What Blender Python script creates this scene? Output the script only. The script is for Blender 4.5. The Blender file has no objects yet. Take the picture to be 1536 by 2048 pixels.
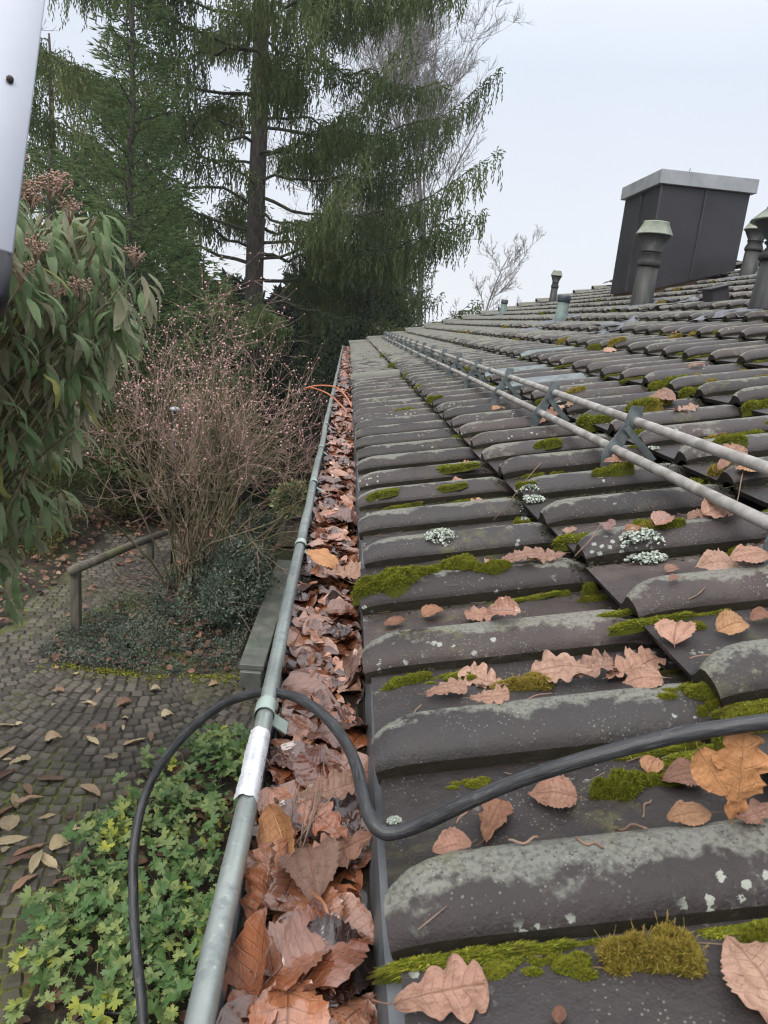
import bpy, math, random
import numpy as np
from mathutils import Matrix, Vector
R_ = math.radians
rng = np.random.default_rng(7)
random.seed(7)
sc = bpy.context.scene

# ---------------------------------------------------------------- camera
CZ = 3.118                                   # eye height above the paving (m)
CF = np.array([0.0692, 0.9654, -0.2513]); CF /= np.linalg.norm(CF)
CR = np.array([0.9947, -0.0474, 0.0917]); CR -= CF * (CR @ CF); CR /= np.linalg.norm(CR)
CU = np.cross(CR, CF)
FPX = 1448.2
cd = bpy.data.cameras.new('camera'); cam = bpy.data.objects.new('camera', cd); sc.collection.objects.link(cam)
cd.sensor_fit = 'VERTICAL'; cd.sensor_height = 36; cd.sensor_width = 27
cd.lens = FPX / 2048 * 36
cd.clip_start = 0.02; cd.clip_end = 2000
cd.dof.use_dof = True; cd.dof.focus_distance = 1.5; cd.dof.aperture_fstop = 20.0
M = Matrix.Identity(4)
for i, v in enumerate((CR, CU, -CF)):
    for j in range(3): M[j][i] = v[j]
M[2][3] = CZ
cam.matrix_world = M
sc.camera = cam

# ---------------------------------------------------------------- sky and light (overcast)
SUN_EL, SUN_ROT = R_(52), R_(215)
w = bpy.data.worlds.new('World'); sc.world = w; w.use_nodes = True
nt = w.node_tree; nt.nodes.clear()
out = nt.nodes.new('ShaderNodeOutputWorld'); bg = nt.nodes.new('ShaderNodeBackground')
sky = nt.nodes.new('ShaderNodeTexSky'); sky.sky_type = 'NISHITA'; sky.sun_disc = False
sky.sun_elevation = SUN_EL; sky.sun_rotation = SUN_ROT; sky.air_density = 1.0; sky.dust_density = 6; sky.ozone_density = 1
tc = nt.nodes.new('ShaderNodeTexCoord'); sep = nt.nodes.new('ShaderNodeSeparateXYZ')
nt.links.new(tc.outputs['Generated'], sep.inputs[0])
cr = nt.nodes.new('ShaderNodeValToRGB')      # cloud deck: near white at the horizon, a little bluer and darker above
cr.color_ramp.elements[0].position = 0.0; cr.color_ramp.elements[0].color = (7.7, 7.95, 8.4, 1)
cr.color_ramp.elements[1].position = 1.0; cr.color_ramp.elements[1].color = (22.0, 22.2, 22.8, 1)
e = cr.color_ramp.elements.new(0.30); e.color = (6.5, 7.05, 7.95, 1)
e = cr.color_ramp.elements.new(0.5); e.color = (9.0, 9.5, 10.4, 1)
nt.links.new(sep.outputs['Z'], cr.inputs[0])
ns = nt.nodes.new('ShaderNodeTexNoise'); ns.inputs['Scale'].default_value = 1.72; ns.inputs['Detail'].default_value = 4
nt.links.new(tc.outputs['Generated'], ns.inputs['Vector'])
mr = nt.nodes.new('ShaderNodeMapRange'); mr.inputs['To Min'].default_value = 0.93; mr.inputs['To Max'].default_value = 1.08
nt.links.new(ns.outputs[0], mr.inputs[0])
mm = nt.nodes.new('ShaderNodeVectorMath'); mm.operation = 'SCALE'
nt.links.new(cr.outputs[0], mm.inputs[0]); nt.links.new(mr.outputs[0], mm.inputs['Scale'])
mx = nt.nodes.new('ShaderNodeMix'); mx.data_type = 'RGBA'; mx.inputs[0].default_value = 0.9
nt.links.new(sky.outputs[0], mx.inputs[6]); nt.links.new(mm.outputs[0], mx.inputs[7])
nt.links.new(mx.outputs[2], bg.inputs[0]); bg.inputs[1].default_value = 0.095
nt.links.new(bg.outputs[0], out.inputs[0])
sd = bpy.data.lights.new('sun', 'SUN'); sd.energy = 1.5; sd.angle = R_(30); sd.color = (1.0, 0.95, 0.88)
so = bpy.data.objects.new('sun', sd); sc.collection.objects.link(so)
dirv = Vector((math.sin(SUN_ROT) * math.cos(SUN_EL), math.cos(SUN_ROT) * math.cos(SUN_EL), math.sin(SUN_EL)))
so.rotation_euler = dirv.to_track_quat('Z', 'Y').to_euler(); so.location = (0, -5, 15)
sc.view_settings.view_transform = 'Standard'; sc.view_settings.look = 'None'
sc.view_settings.exposure = 0.42; sc.view_settings.gamma = 1.0; sc.view_settings.use_curve_mapping = False
sc.render.engine = 'CYCLES'
sc.cycles.use_denoising = True; sc.cycles.filter_width = 1.15
sc.cycles.max_bounces = 6; sc.cycles.diffuse_bounces = 3; sc.cycles.glossy_bounces = 3
sc.cycles.transmission_bounces = 4; sc.cycles.transparent_max_bounces = 6; sc.cycles.volume_bounces = 0

# ---------------------------------------------------------------- geometry frame of the roof
TW, TL = 0.2, 0.32987                        # tile column pitch and course pitch
TH = 0.30517                                 # roof slope
EX, EY, EZ = 0.0628, 0.3948, CZ - 0.4179     # a lower corner at the eave
S = np.array([math.cos(TH), 0, math.sin(TH)]); NR = np.array([-math.sin(TH), 0, math.cos(TH)]); YA = np.array([0, 1., 0])
E0 = np.array([EX, EY, EZ])
NC = 14                                      # courses up to the ridge
N0, N1 = -7, 62                              # first and last tile column
STEP = 0.040                                 # a course's tail stands this high on the one below

def ray(x, y): return CF + CR * (x - 768) / FPX - CU * (y - 1024) / FPX
CAM = np.array([0, 0, CZ])
def at_depth(x, y, z): return CAM + ray(x, y) * z
def at_z(x, y, z): d = ray(x, y); return CAM + d * ((z - CZ) / d[2])
def at_y(x, y, Y): d = ray(x, y); return CAM + d * (Y / d[1])
def proj(P):
    P = np.asarray(P, float) - CAM; z = P @ CF
    return 768 + FPX * (P @ CR) / z, 1024 - FPX * (P @ CU) / z, z
def on_roof(x, y, h=0.02):
    """s, t (along the eave) of the pixel on the roof plane raised by h"""
    d = ray(x, y); E = E0 + NR * h - CAM; k = (E @ NR) / (d @ NR); P = d * k + CAM
    return (P - E0) @ S, (P - E0)[1], k

def rib(u):
    """profile of one tile across the roof, u in 0..TW from its near side"""
    u = np.asarray(u, float); z = np.zeros_like(u)
    a = u < 0.048; z = np.where(a, 0.012 + 0.027 * np.sqrt(np.clip(1 - ((0.048 - u) / 0.0482) ** 2, 0, 1)), z)
    b = (u >= 0.048) & (u < 0.096); k = np.clip((u - 0.048) / 0.048, 0, 1)
    z = np.where(b, 0.001 + 0.038 * (0.5 + 0.5 * np.cos(k * math.pi)) ** 0.8, z)
    z = np.where(u >= 0.096, 0.001, z)
    return z
def taper(v): return 1 + .85 * (1 - np.sqrt(np.clip(1 - ((.075 - np.clip(v, 0, .075)) / .078) ** 2, 0, 1))) ** 1.2
def nose(v):
    v = np.asarray(v, float)
    a = np.sqrt(np.clip(1 - ((0.055 - np.clip(v, 0, 0.055)) / 0.06) ** 2, 0, 1))
    b = np.sqrt(np.clip(1 - ((np.clip(v, TL - 0.02, TL + .02) - (TL - 0.02)) / 0.045) ** 2, 0, 1))
    return (0.36 + 0.64 * a) * b
def surf_h(s, t):
    """height of the tile surface above the roof plane"""
    c = math.floor(s / TL); v = s - c * TL; n = math.floor(t / TW); u = t - n * TW
    return -STEP * v / TL + float(rib(u * float(taper(v)))) * float(nose(v))
def roof_pt(s, t, h=0.0): return E0 + S * s + YA * t + NR * h
def surf_frame(px, py):
    h = .02
    for _ in range(4):
        s_, t_, k_ = on_roof(px, py, h); h = .5 * h + .5 * surf_h(s_, t_)
    return s_, t_, k_

# ---------------------------------------------------------------- mesh helpers
class MB:
    def __init__(self): self.V = []; self.F = {}; self.n = 0; self.A = []; self.UV = []; self.C = []
    def add(self, V, F, rnd=0.0, uv=None, crest=0.0, mi=0):
        """F: list of int arrays (m,k)"""
        V = np.asarray(V, float).reshape(-1, 3); m = len(V)
        self.V.append(V)
        self.A.append(np.broadcast_to(np.asarray(rnd, float), (m,)).copy())
        self.C.append(np.broadcast_to(np.asarray(crest, float), (m,)).copy())
        self.UV.append(np.zeros((m, 3)) if uv is None else np.asarray(uv, float).reshape(-1, 3))
        for f in F:
            f = np.asarray(f, int)
            if f.size: self.F.setdefault((f.shape[1], mi), []).append(f + self.n)
        self.n += m
    def build(self, name, mats, parent=None, smooth=True, loc=None):
        me = bpy.data.meshes.new(name)
        V = np.concatenate(self.V) if self.V else np.zeros((0, 3))
        if loc is not None: V = V - np.asarray(loc, float)
        groups = [(k, mi, np.concatenate(fs)) for (k, mi), fs in self.F.items()]
        loops = np.concatenate([g.ravel() for _, _, g in groups]); tot = sum(len(g) for _, _, g in groups)
        me.vertices.add(len(V)); me.vertices.foreach_set('co', V.astype(np.float32).ravel())
        me.loops.add(len(loops)); me.loops.foreach_set('vertex_index', loops.astype(np.int32))
        me.polygons.add(tot)
        ks = np.concatenate([np.full(len(g), k) for k, _, g in groups]); st = np.concatenate([[0], np.cumsum(ks)[:-1]])
        me.polygons.foreach_set('loop_start', st.astype(np.int32)); me.polygons.foreach_set('loop_total', ks.astype(np.int32))
        if not isinstance(mats, (list, tuple)): mats = [mats]
        for m_ in mats: me.materials.append(m_)
        me.polygons.foreach_set('material_index', np.concatenate([np.full(len(g), mi) for _, mi, g in groups]).astype(np.int32))
        me.polygons.foreach_set('use_smooth', np.full(tot, bool(smooth)))
        for nm, arr, ty in (('rnd', self.A, 'FLOAT'), ('crest', self.C, 'FLOAT')):
            a = me.attributes.new(nm, ty, 'POINT'); a.data.foreach_set('value', np.concatenate(arr).astype(np.float32))
        a = me.attributes.new('luv', 'FLOAT_VECTOR', 'POINT'); a.data.foreach_set('vector', np.concatenate(self.UV).astype(np.float32).ravel())
        me.update(calc_edges=True); me.validate()
        o = bpy.data.objects.new(name, me); sc.collection.objects.link(o)
        if parent is not None: o.parent = parent
        if loc is not None: o.location = loc
        return o
    # shapes
    def box(self, c, sx, sy, sz, ax=None, bev=0.0, rnd=0.0, mi=0):
        """box centred at c with half sizes; ax: 3 axis vectors"""
        ax = np.eye(3) if ax is None else np.asarray(ax, float)
        h = np.array([sx, sy, sz], float)
        if bev <= 0:
            s8 = np.array([[x, y, z] for x in (-1, 1) for y in (-1, 1) for z in (-1, 1)], float) * h
            V = np.asarray(c) + s8 @ ax
            self.add(V, [np.array([[0, 1, 3, 2], [4, 6, 7, 5], [0, 4, 5, 1], [2, 3, 7, 6], [0, 2, 6, 4], [1, 5, 7, 3]])], rnd, mi=mi); return
        P = []; idx = {}
        for x in (-1, 1):
            for y in (-1, 1):
                for z in (-1, 1):
                    for k in range(3):
                        q = np.array([x, y, z]) * (h - bev); q[k] += [x, y, z][k] * bev
                        idx[(x, y, z, k)] = len(P); P.append(q)
        F4 = []; F3 = []
        for k in range(3):
            a, b = [i for i in range(3) if i != k]
            for s_ in (-1, 1):
                f = []
                for (p, q) in ((-1, -1), (1, -1), (1, 1), (-1, 1)):
                    t = [0, 0, 0]; t[k] = s_; t[a] = p; t[b] = q; f.append(idx[(*t, k)])
                F4.append(f if (s_ > 0) == (k != 1) else f[::-1])
            for p in (-1, 1):
                for q in (-1, 1):
                    t0 = [0, 0, 0]; t0[a] = p; t0[b] = q; t1 = list(t0); t0[k] = -1; t1[k] = 1
                    f = [idx[(*t0, a)], idx[(*t1, a)], idx[(*t1, b)], idx[(*t0, b)]]
                    F4.append(f if (p * q > 0) == (k != 1) else f[::-1])
        for x in (-1, 1):
            for y in (-1, 1):
                for z in (-1, 1):
                    f = [idx[(x, y, z, k)] for k in range(3)]; F3.append(f if x * y * z > 0 else f[::-1])
        P = np.array(P)
        def fix(f): q = P[f]; return f if np.cross(q[1] - q[0], q[2] - q[0]) @ q.mean(0) > 0 else f[::-1]
        self.add(np.asarray(c) + P @ ax, [np.array([fix(f) for f in F4]), np.array([fix(f) for f in F3])], rnd, mi=mi)
    def tube(self, P, r, n=8, rnd=0.0, cap=True, mi=0, uv=False):
        P = np.asarray(P, float); m = len(P); r = np.broadcast_to(np.asarray(r, float), (m,))
        T = np.gradient(P, axis=0); T /= np.linalg.norm(T, axis=1)[:, None] + 1e-12
        up = np.array([0, 0, 1.]) if abs(T[0][2]) < 0.9 else np.array([1., 0, 0])
        A = np.zeros_like(P); a = np.cross(T[0], up); a /= np.linalg.norm(a)
        for i in range(m):
            a = a - T[i] * (a @ T[i]); a /= np.linalg.norm(a) + 1e-12; A[i] = a
        B = np.cross(T, A); th = np.arange(n) * 2 * math.pi / n
        V = P[:, None] + r[:, None, None] * (A[:, None] * np.cos(th)[None, :, None] + B[:, None] * np.sin(th)[None, :, None])
        i = np.arange(m - 1)[:, None] * n; j = np.arange(n)[None]; j2 = (j + 1) % n
        F = np.stack([i + j, i + j2, i + n + j2, i + n + j], -1).reshape(-1, 4)
        fs = [F]
        if cap: fs.append(np.array([list(range(n))[::-1], [(m - 1) * n + q for q in range(n)]]))
        cum = np.concatenate([[0], np.cumsum(np.linalg.norm(np.diff(P, axis=0), axis=1))])
        UV = np.stack([np.repeat(cum, n), np.tile(th, m), np.zeros(m * n)], -1)
        self.add(V.reshape(-1, 3), fs, rnd, uv=UV, mi=mi)
    def lathe(self, c, prof, ax=(0, 0, 1), n=24, mi=0, rnd=0.0):
        """prof: list of (radius, height)"""
        ax = np.asarray(ax, float); ax /= np.linalg.norm(ax)
        a = np.cross(ax, [0, 1, 0]); a /= np.linalg.norm(a); b = np.cross(ax, a)
        th = np.arange(n) * 2 * math.pi / n; m = len(prof)
        V = np.array([np.asarray(c) + ax * h + r * (a * math.cos(t) + b * math.sin(t)) for r, h in prof for t in th])
        i = np.arange(m - 1)[:, None] * n; j = np.arange(n)[None]; j2 = (j + 1) % n
        F = np.stack([i + j, i + j2, i + n + j2, i + n + j], -1).reshape(-1, 4)
        self.add(V, [F, np.array([list(range(n))[::-1], [(m - 1) * n + q for q in range(n)]])], rnd, mi=mi)
    def grid(self, G, rnd=0.0, uv=None, crest=0.0, mi=0, flip=False):
        a, b = G.shape[:2]; i = np.arange(a - 1)[:, None] * b; j = np.arange(b - 1)[None]
        F = np.stack([i + j, i + b + j, i + b + j + 1, i + j + 1], -1).reshape(-1, 4)
        if flip: F = F[:, ::-1]
        cr_ = crest if np.ndim(crest) == 0 else np.asarray(crest).ravel()
        self.add(G.reshape(-1, 3), [F], rnd, uv=None if uv is None else uv.reshape(-1, 3), crest=cr_, mi=mi)
    def inst(self, tmpl, Mx, T, rnd, mi=0):
        """tmpl=(V,F list,uv); Mx (N,3,3) rows = images of local axes; T (N,3)"""
        V, F, uv = tmpl; N = len(T); m = len(V)
        W = np.einsum('vi,nij->nvj', V, Mx) + T[:, None]
        off = (np.arange(N) * m)[:, None, None]
        FF = [(f[None] + off).reshape(-1, f.shape[1]) for f in F]
        self.add(W.reshape(-1, 3), FF, np.repeat(rnd, m), uv=np.tile(uv, (N, 1)), mi=mi)

def unit(v): v = np.asarray(v, float); return v / (np.linalg.norm(v, axis=-1, keepdims=True) + 1e-12)
def frames(X, N):
    """orthonormal rows (x along X, z near N) for stacks of vectors"""
    X = unit(X); Y = unit(np.cross(N, X)); Z = np.cross(X, Y); return np.stack([X, Y, Z], -2)
def randunit(n): return unit(rng.normal(size=(n, 3)))
def wob(x, seed=0, k=5):
    r = np.random.default_rng(seed); y = np.zeros_like(np.asarray(x, float))
    for i in range(k): y = y + math.sin(1) ** i * np.sin(np.asarray(x) * r.uniform(.6, 1.4) * 1.9 ** i + r.uniform(0, 6.3)) * r.uniform(.6, 1)
    return y / 2.2
def spline(P, n):
    P = np.asarray(P, float); m = len(P); Q = np.vstack([2 * P[0] - P[1], P, 2 * P[-1] - P[-2]]); outp = []
    for t in np.linspace(0, m - 1 - 1e-9, n):
        i = int(t); f = t - i; a, b, c, d = Q[i], Q[i + 1], Q[i + 2], Q[i + 3]
        outp.append(0.5 * ((2 * b) + (c - a) * f + (2 * a - 5 * b + 4 * c - d) * f * f + (3 * b - a - 3 * c + d) * f ** 3))
    return np.array(outp)

def tag(o, label=None, cat=None, group=None, kind=None):
    if label: o['label'] = label
    if cat: o['category'] = cat
    if group: o['group'] = group
    if kind: o['kind'] = kind
    return o
def empty(name, loc, label=None, cat=None, group=None, parent=None):
    o = bpy.data.objects.new(name, None); sc.collection.objects.link(o); o.location = loc
    if parent is not None: o.parent = parent
    o.empty_display_size = 0.1
    return tag(o, label, cat, group)

# ---------------------------------------------------------------- materials
class NT:
    def __init__(self, name):
        self.m = bpy.data.materials.new(name); self.m.use_nodes = True; self.t = self.m.node_tree
        self.b = self.t.nodes['Principled BSDF']; self.o = self.t.nodes['Material Output']
    def n(self, ty, **kw):
        x = self.t.nodes.new('ShaderNode' + ty)
        for k, v in kw.items():
            if k in x.bl_rna.properties: setattr(x, k, v)
        return x
    def put(self, sock, v):
        if v is None: return
        if hasattr(v, 'is_linked') or isinstance(v, bpy.types.NodeSocket): self.t.links.new(v, sock)
        else:
            if sock.type == 'RGBA' and len(v) == 3: v = (*v, 1)
            sock.default_value = v
    def co(self, obj=True):
        if not hasattr(self, '_c'): self._c = self.n('TexCoord').outputs['Object']
        return self._c
    def at(self, name, vec=False):
        a = self.n('Attribute', attribute_name=name); return a.outputs['Vector'] if vec else a.outputs['Fac']
    def noise(self, scale, detail=3, rough=.55, vec=None, dist=0.0):
        x = self.n('TexNoise'); x.inputs['Scale'].default_value = scale; x.inputs['Detail'].default_value = detail
        x.inputs['Roughness'].default_value = rough; x.inputs['Distortion'].default_value = dist
        self.put(x.inputs['Vector'], vec if vec is not None else self.co()); return x.outputs[0]
    def vor(self, scale, vec=None, feature='F1', out='Distance', rand=1.0):
        x = self.n('TexVoronoi', feature=feature); x.inputs['Scale'].default_value = scale; x.inputs['Randomness'].default_value = rand
        self.put(x.inputs['Vector'], vec if vec is not None else self.co()); return x.outputs[out]
    def math(self, op, a, b=None, c=None, clamp=False):
        x = self.n('Math', operation=op, use_clamp=clamp); self.put(x.inputs[0], a)
        if b is not None: self.put(x.inputs[1], b)
        if c is not None: self.put(x.inputs[2], c)
        return x.outputs[0]
    def ramp(self, f, *st):
        x = self.n('ValToRGB'); el = x.color_ramp.elements
        while len(el) < len(st): el.new(0.5)
        for e_, (p, c) in zip(el, st):
            e_.position = p; e_.color = (*c, 1) if not np.isscalar(c) else (c, c, c, 1)
        self.put(x.inputs[0], f); return x.outputs[0]
    def step(self, f, lo, hi, a=0.0, b=1.0):
        x = self.n('MapRange', interpolation_type='SMOOTHSTEP'); self.put(x.inputs[0], f)
        for i, v in enumerate((lo, hi, a, b)): x.inputs[i + 1].default_value = v
        return x.outputs[0]
    def mix(self, f, a, b, mode='MIX'):
        x = self.n('Mix', data_type='RGBA', blend_type=mode); self.put(x.inputs[0], f); self.put(x.inputs[6], a); self.put(x.inputs[7], b); return x.outputs[2]
    def vmath(self, op, a, b=None):
        x = self.n('VectorMath', operation=op); self.put(x.inputs[0], a)
        if b is not None: self.put(x.inputs[1], b)
        return x.outputs[0]
    def sepx(self, v):
        x = self.n('SeparateXYZ'); self.put(x.inputs[0], v); return x.outputs
    def bump(self, h, strength=.3, dist=.002, normal=None):
        x = self.n('Bump'); x.inputs['Strength'].default_value = strength; x.inputs['Distance'].default_value = dist
        self.put(x.inputs['Height'], h)
        if normal is not None: self.put(x.inputs['Normal'], normal)
        return x.outputs[0]
    def fin(self, col=None, rough=None, metal=None, normal=None, spec=None, coat=None, transl=0.0, tcol=None):
        b = self.b
        self.put(b.inputs['Base Color'], col); self.put(b.inputs['Roughness'], rough); self.put(b.inputs['Metallic'], metal)
        self.put(b.inputs['Normal'], normal)
        if spec is not None: self.put(b.inputs['Specular IOR Level'], spec)
        if coat is not None: self.put(b.inputs['Coat Weight'], coat); b.inputs['Coat Roughness'].default_value = .06; b.inputs['Coat IOR'].default_value = 1.6; self.put(b.inputs['Coat Normal'], self.cn if hasattr(self, 'cn') else None)
        if transl > 0:
            t = self.n('BsdfTranslucent'); self.put(t.inputs[0], tcol if tcol is not None else col)
            mxs = self.n('MixShader'); mxs.inputs[0].default_value = transl
            self.t.links.new(b.outputs[0], mxs.inputs[1]); self.t.links.new(t.outputs[0], mxs.inputs[2])
            self.t.links.new(mxs.outputs[0], self.o.inputs[0])
        return self.m

def m_tile():
    k = NT('tile'); rnd = k.at('rnd'); crest = k.at('crest'); c = k.co()
    sh = k.n('CombineXYZ'); k.put(sh.inputs[0], k.math('MULTIPLY', rnd, 37.0)); k.put(sh.inputs[2], k.math('MULTIPLY', rnd, 11.0))
    cc = k.vmath('ADD', c, sh.outputs[0])
    n1 = k.noise(9, 5, .6, cc); n2 = k.noise(60, 4, .6, cc); n3 = k.noise(4.5, 3, .5, c)
    base = k.ramp(n1, (.3, (.019, .0150, .0145)), (.52, (.036, .0290, .0280)), (.75, (.068, .055, .053)))
    base = k.mix(1.0, base, k.ramp(k.math('FRACT', k.math('MULTIPLY', rnd, 7.7)), (0, (.62, .60, .60)), (.5, (1, .98, .97)), (1, (1.55, 1.45, 1.4))), 'MULTIPLY')
    base = k.mix(k.step(rnd, .2, .9, 0, .55), base, k.mix(n2, (.056, .048, .046), (.030, .028, .030)))
    # grey lichen film on crests and in blotches
    f = k.math('ADD', k.math('MULTIPLY', crest, .36), k.math('ADD', n1, k.math('MULTIPLY', k.math('SUBTRACT', n2, .5), .55)))
    film = k.step(f, .645, .76)
    film = k.math('MULTIPLY', film, k.step(k.noise(220, 2, .6, c), .25, .6, .35, 1))
    col = k.mix(k.math('MULTIPLY', film, .78), base, k.mix(n3, (.17, .175, .165), (.25, .25, .19)))
    # yellow-green algae
    al = k.math('MULTIPLY', k.step(k.noise(7, 4, .6, c), .56, .70), k.step(n2, .4, .62))
    col = k.mix(k.math('MULTIPLY', al, .40), col, (.15, .14, .045))
    # white crustose spots
    wv = k.vmath('ADD', c, k.vmath('SCALE', k.n('TexNoise').outputs['Color'], None)) if False else c
    v = k.vor(75, wv); spot = k.math('MULTIPLY', k.math('LESS_THAN', k.math('ADD', v, k.math('MULTIPLY', k.noise(260, 3, .7), .62)), .58), k.math('MULTIPLY', k.step(k.noise(6.5, 3, .6, cc), .58, .63), k.step(crest, .1, .4, 1, .12)))
    v2 = k.vor(230, c); spot2 = k.math('MULTIPLY', k.math('LESS_THAN', v2, .20), k.step(k.noise(14, 3, .6, c), .44, .62))
    sp = k.math('MAXIMUM', spot, k.math('MULTIPLY', spot2, .45))
    col = k.mix(k.math('MULTIPLY', sp, .85), col, (.33, .35, .30))
    # dirt specks
    dk = k.math('MULTIPLY', k.math('LESS_THAN', k.vor(150, cc), .16), .7)
    col = k.mix(dk, col, (.02, .018, .015))
    edge_dark = k.math('MULTIPLY', k.math('MULTIPLY', crest, -1.0, clamp=True), k.step(n2, .25, .6, .55, 1))  # negative crest: tile skirts and tail faces go to a mottled dark brown
    col = k.mix(edge_dark, col, k.mix(k.noise(35, 3, .6, c), (.014, .012, .010), (.038, .034, .018)))
    rough = k.step(k.math('ADD', n1, k.math('MULTIPLY', film, .5)), .3, .9, .42, .8)
    nb = k.bump(k.math('ADD', k.noise(380, 4, .75), k.math('MULTIPLY', sp, .8)), .6, .0016)
    nb = k.bump(n2, .45, .005, nb)
    return k.fin(col, rough, normal=nb, spec=.38)

def m_leaf(name, stops, rough=(.35, .6), vein=(.5, .30, .2), veinamt=.5, coat=0.0, transl=.12, spots=.5, scale=1.0, hue=None):
    k = NT(name); oi = k.sepx(k.n('ObjectInfo').outputs['Color'])[0]; r = k.math('FRACT', k.math('ADD', oi, k.at('rnd')))
    uv = k.at('luv', True); x = k.sepx(uv); u, v = x[0], x[1]
    av = k.math('ABSOLUTE', v)
    base = k.ramp(r, *stops)
    r2 = k.math('FRACT', k.math('MULTIPLY', r, 17.3))
    base = k.mix(1.0, base, k.ramp(r2, (0, (.72, .72, .72)), (1, (1.25, 1.2, 1.15))), 'MULTIPLY')
    sh = k.n('CombineXYZ'); k.put(sh.inputs[0], k.math('MULTIPLY', r, 50.)); uvs = k.vmath('ADD', uv, sh.outputs[0])
    blot = k.noise(3.2 * scale, 4, .65, uvs)
    base = k.mix(k.step(blot, .42, .72, 0, spots), base, k.mix(1.0, base, (.45, .38, .34), 'MULTIPLY'))
    mid = k.step(av, .0, .055, 1, 0)
    sv = k.math('ABSOLUTE', k.math('SUBTRACT', k.math('FRACT', k.math('SUBTRACT', k.math('MULTIPLY', u, 9.0), k.math('MULTIPLY', av, 1.1))), .5))
    side = k.math('MULTIPLY', k.step(sv, .0, .07, 1, 0), k.step(av, .02, 1.0, .9, .25))
    ve = k.math('MAXIMUM', mid, k.math('MULTIPLY', side, .7))
    col = k.mix(k.math('MULTIPLY', ve, veinamt), base, vein)
    dots = k.math('MULTIPLY', k.math('LESS_THAN', k.vor(22, uvs), .12), .7)
    col = k.mix(dots, col, k.mix(1.0, col, (.3, .22, .2), 'MULTIPLY'))
    fine = k.noise(9, 4, .65, uvs)
    nb = k.bump(k.math('ADD', k.math('MULTIPLY', ve, -1.0), k.math('MULTIPLY', fine, 1.6)), .7, .0018)
    k.cn = k.bump(k.noise(4, 2, .5, uvs), .30, .003)
    rg = k.step(blot, .3, .7, rough[0], rough[1])
    return k.fin(col, rg, normal=nb, coat=coat, transl=transl)

def m_foliage(name, stops, rough=.6, transl=.36, nscale=.7, var=.45):
    k = NT(name); r = k.at('rnd'); big = k.noise(nscale, 2, .5)
    f = k.math('ADD', k.math('MULTIPLY', r, 1 - var), k.math('MULTIPLY', k.step(big, .3, .7), var))
    col = k.ramp(f, *stops)
    return k.fin(col, rough, transl=transl, spec=.25)

def m_plain(name, a, b, scale=8, rough=(.5, .8), metal=0.0, bumps=.2, bscale=120, bdist=.001, det=5, lo=.35, hi=.68, spec=.5, coat=None):
    k = NT(name); n1 = k.noise(scale, det, .62); col = k.ramp(n1, (lo, a), (hi, b))
    return k.fin(col, k.step(n1, .3, .7, *rough), metal=metal, normal=k.bump(k.noise(bscale, 4, .6), bumps, bdist), spec=spec, coat=coat)

def m_bark(name, a, b, sc_=6, moss=None):
    k = NT(name); c = k.co(); mp = k.n('Mapping'); mp.inputs['Scale'].default_value = (1, 1, .25); k.put(mp.inputs[0], c)
    n1 = k.noise(sc_ * 4, 5, .65, mp.outputs[0]); col = k.ramp(n1, (.35, a), (.65, b))
    if moss is not None: col = k.mix(k.step(k.noise(sc_ * .5, 3, .6), .5, .66, 0, .8), col, moss)
    return k.fin(col, .85, normal=k.bump(n1, .6, .01))

MT = {}
MT['tile'] = m_tile()
MT['gleaf'] = m_leaf('wet_leaf', ((0, (.030, .009, .005)), (.16, (.095, .026, .010)), (.38, (.23, .074, .028)), (.60, (.39, .180, .105)), (.76, (.30, .110, .048)), (.86, (.12, .036, .015)), (.96, (.27, .17, .13)), (1, (.36, .125, .035))),
                     rough=(.08, .24), vein=(.05, .018, .010), veinamt=.6, coat=1.0, transl=.06, spots=.65)
MT['rleaf'] = m_leaf('dry_leaf', ((0, (.36, .20, .145)), (.3, (.44, .28, .21)), (.5, (.37, .21, .15)), (.68, (.27, .12, .075)), (.8, (.40, .23, .12)), (.9, (.17, .075, .045)), (1, (.46, .33, .25))),
                     rough=(.45, .7), vein=(.24, .11, .07), veinamt=.5, coat=0, transl=.15, spots=.75)
MT['oleaf'] = m_leaf('orange_leaf', ((0, (.42, .185, .075)), (1, (.50, .25, .11))), rough=(.4, .6), vein=(.55, .33, .16), veinamt=.5, transl=.15, spots=.5)
MT['pleaf'] = m_leaf('pale_leaf', ((0, (.36, .30, .17)), (.4, (.44, .37, .23)), (.7, (.28, .16, .10)), (.85, (.10, .05, .035)), (1, (.36, .26, .17))),
                     rough=(.5, .75), vein=(.36, .30, .18), veinamt=.35, transl=.1, spots=.4)
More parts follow.
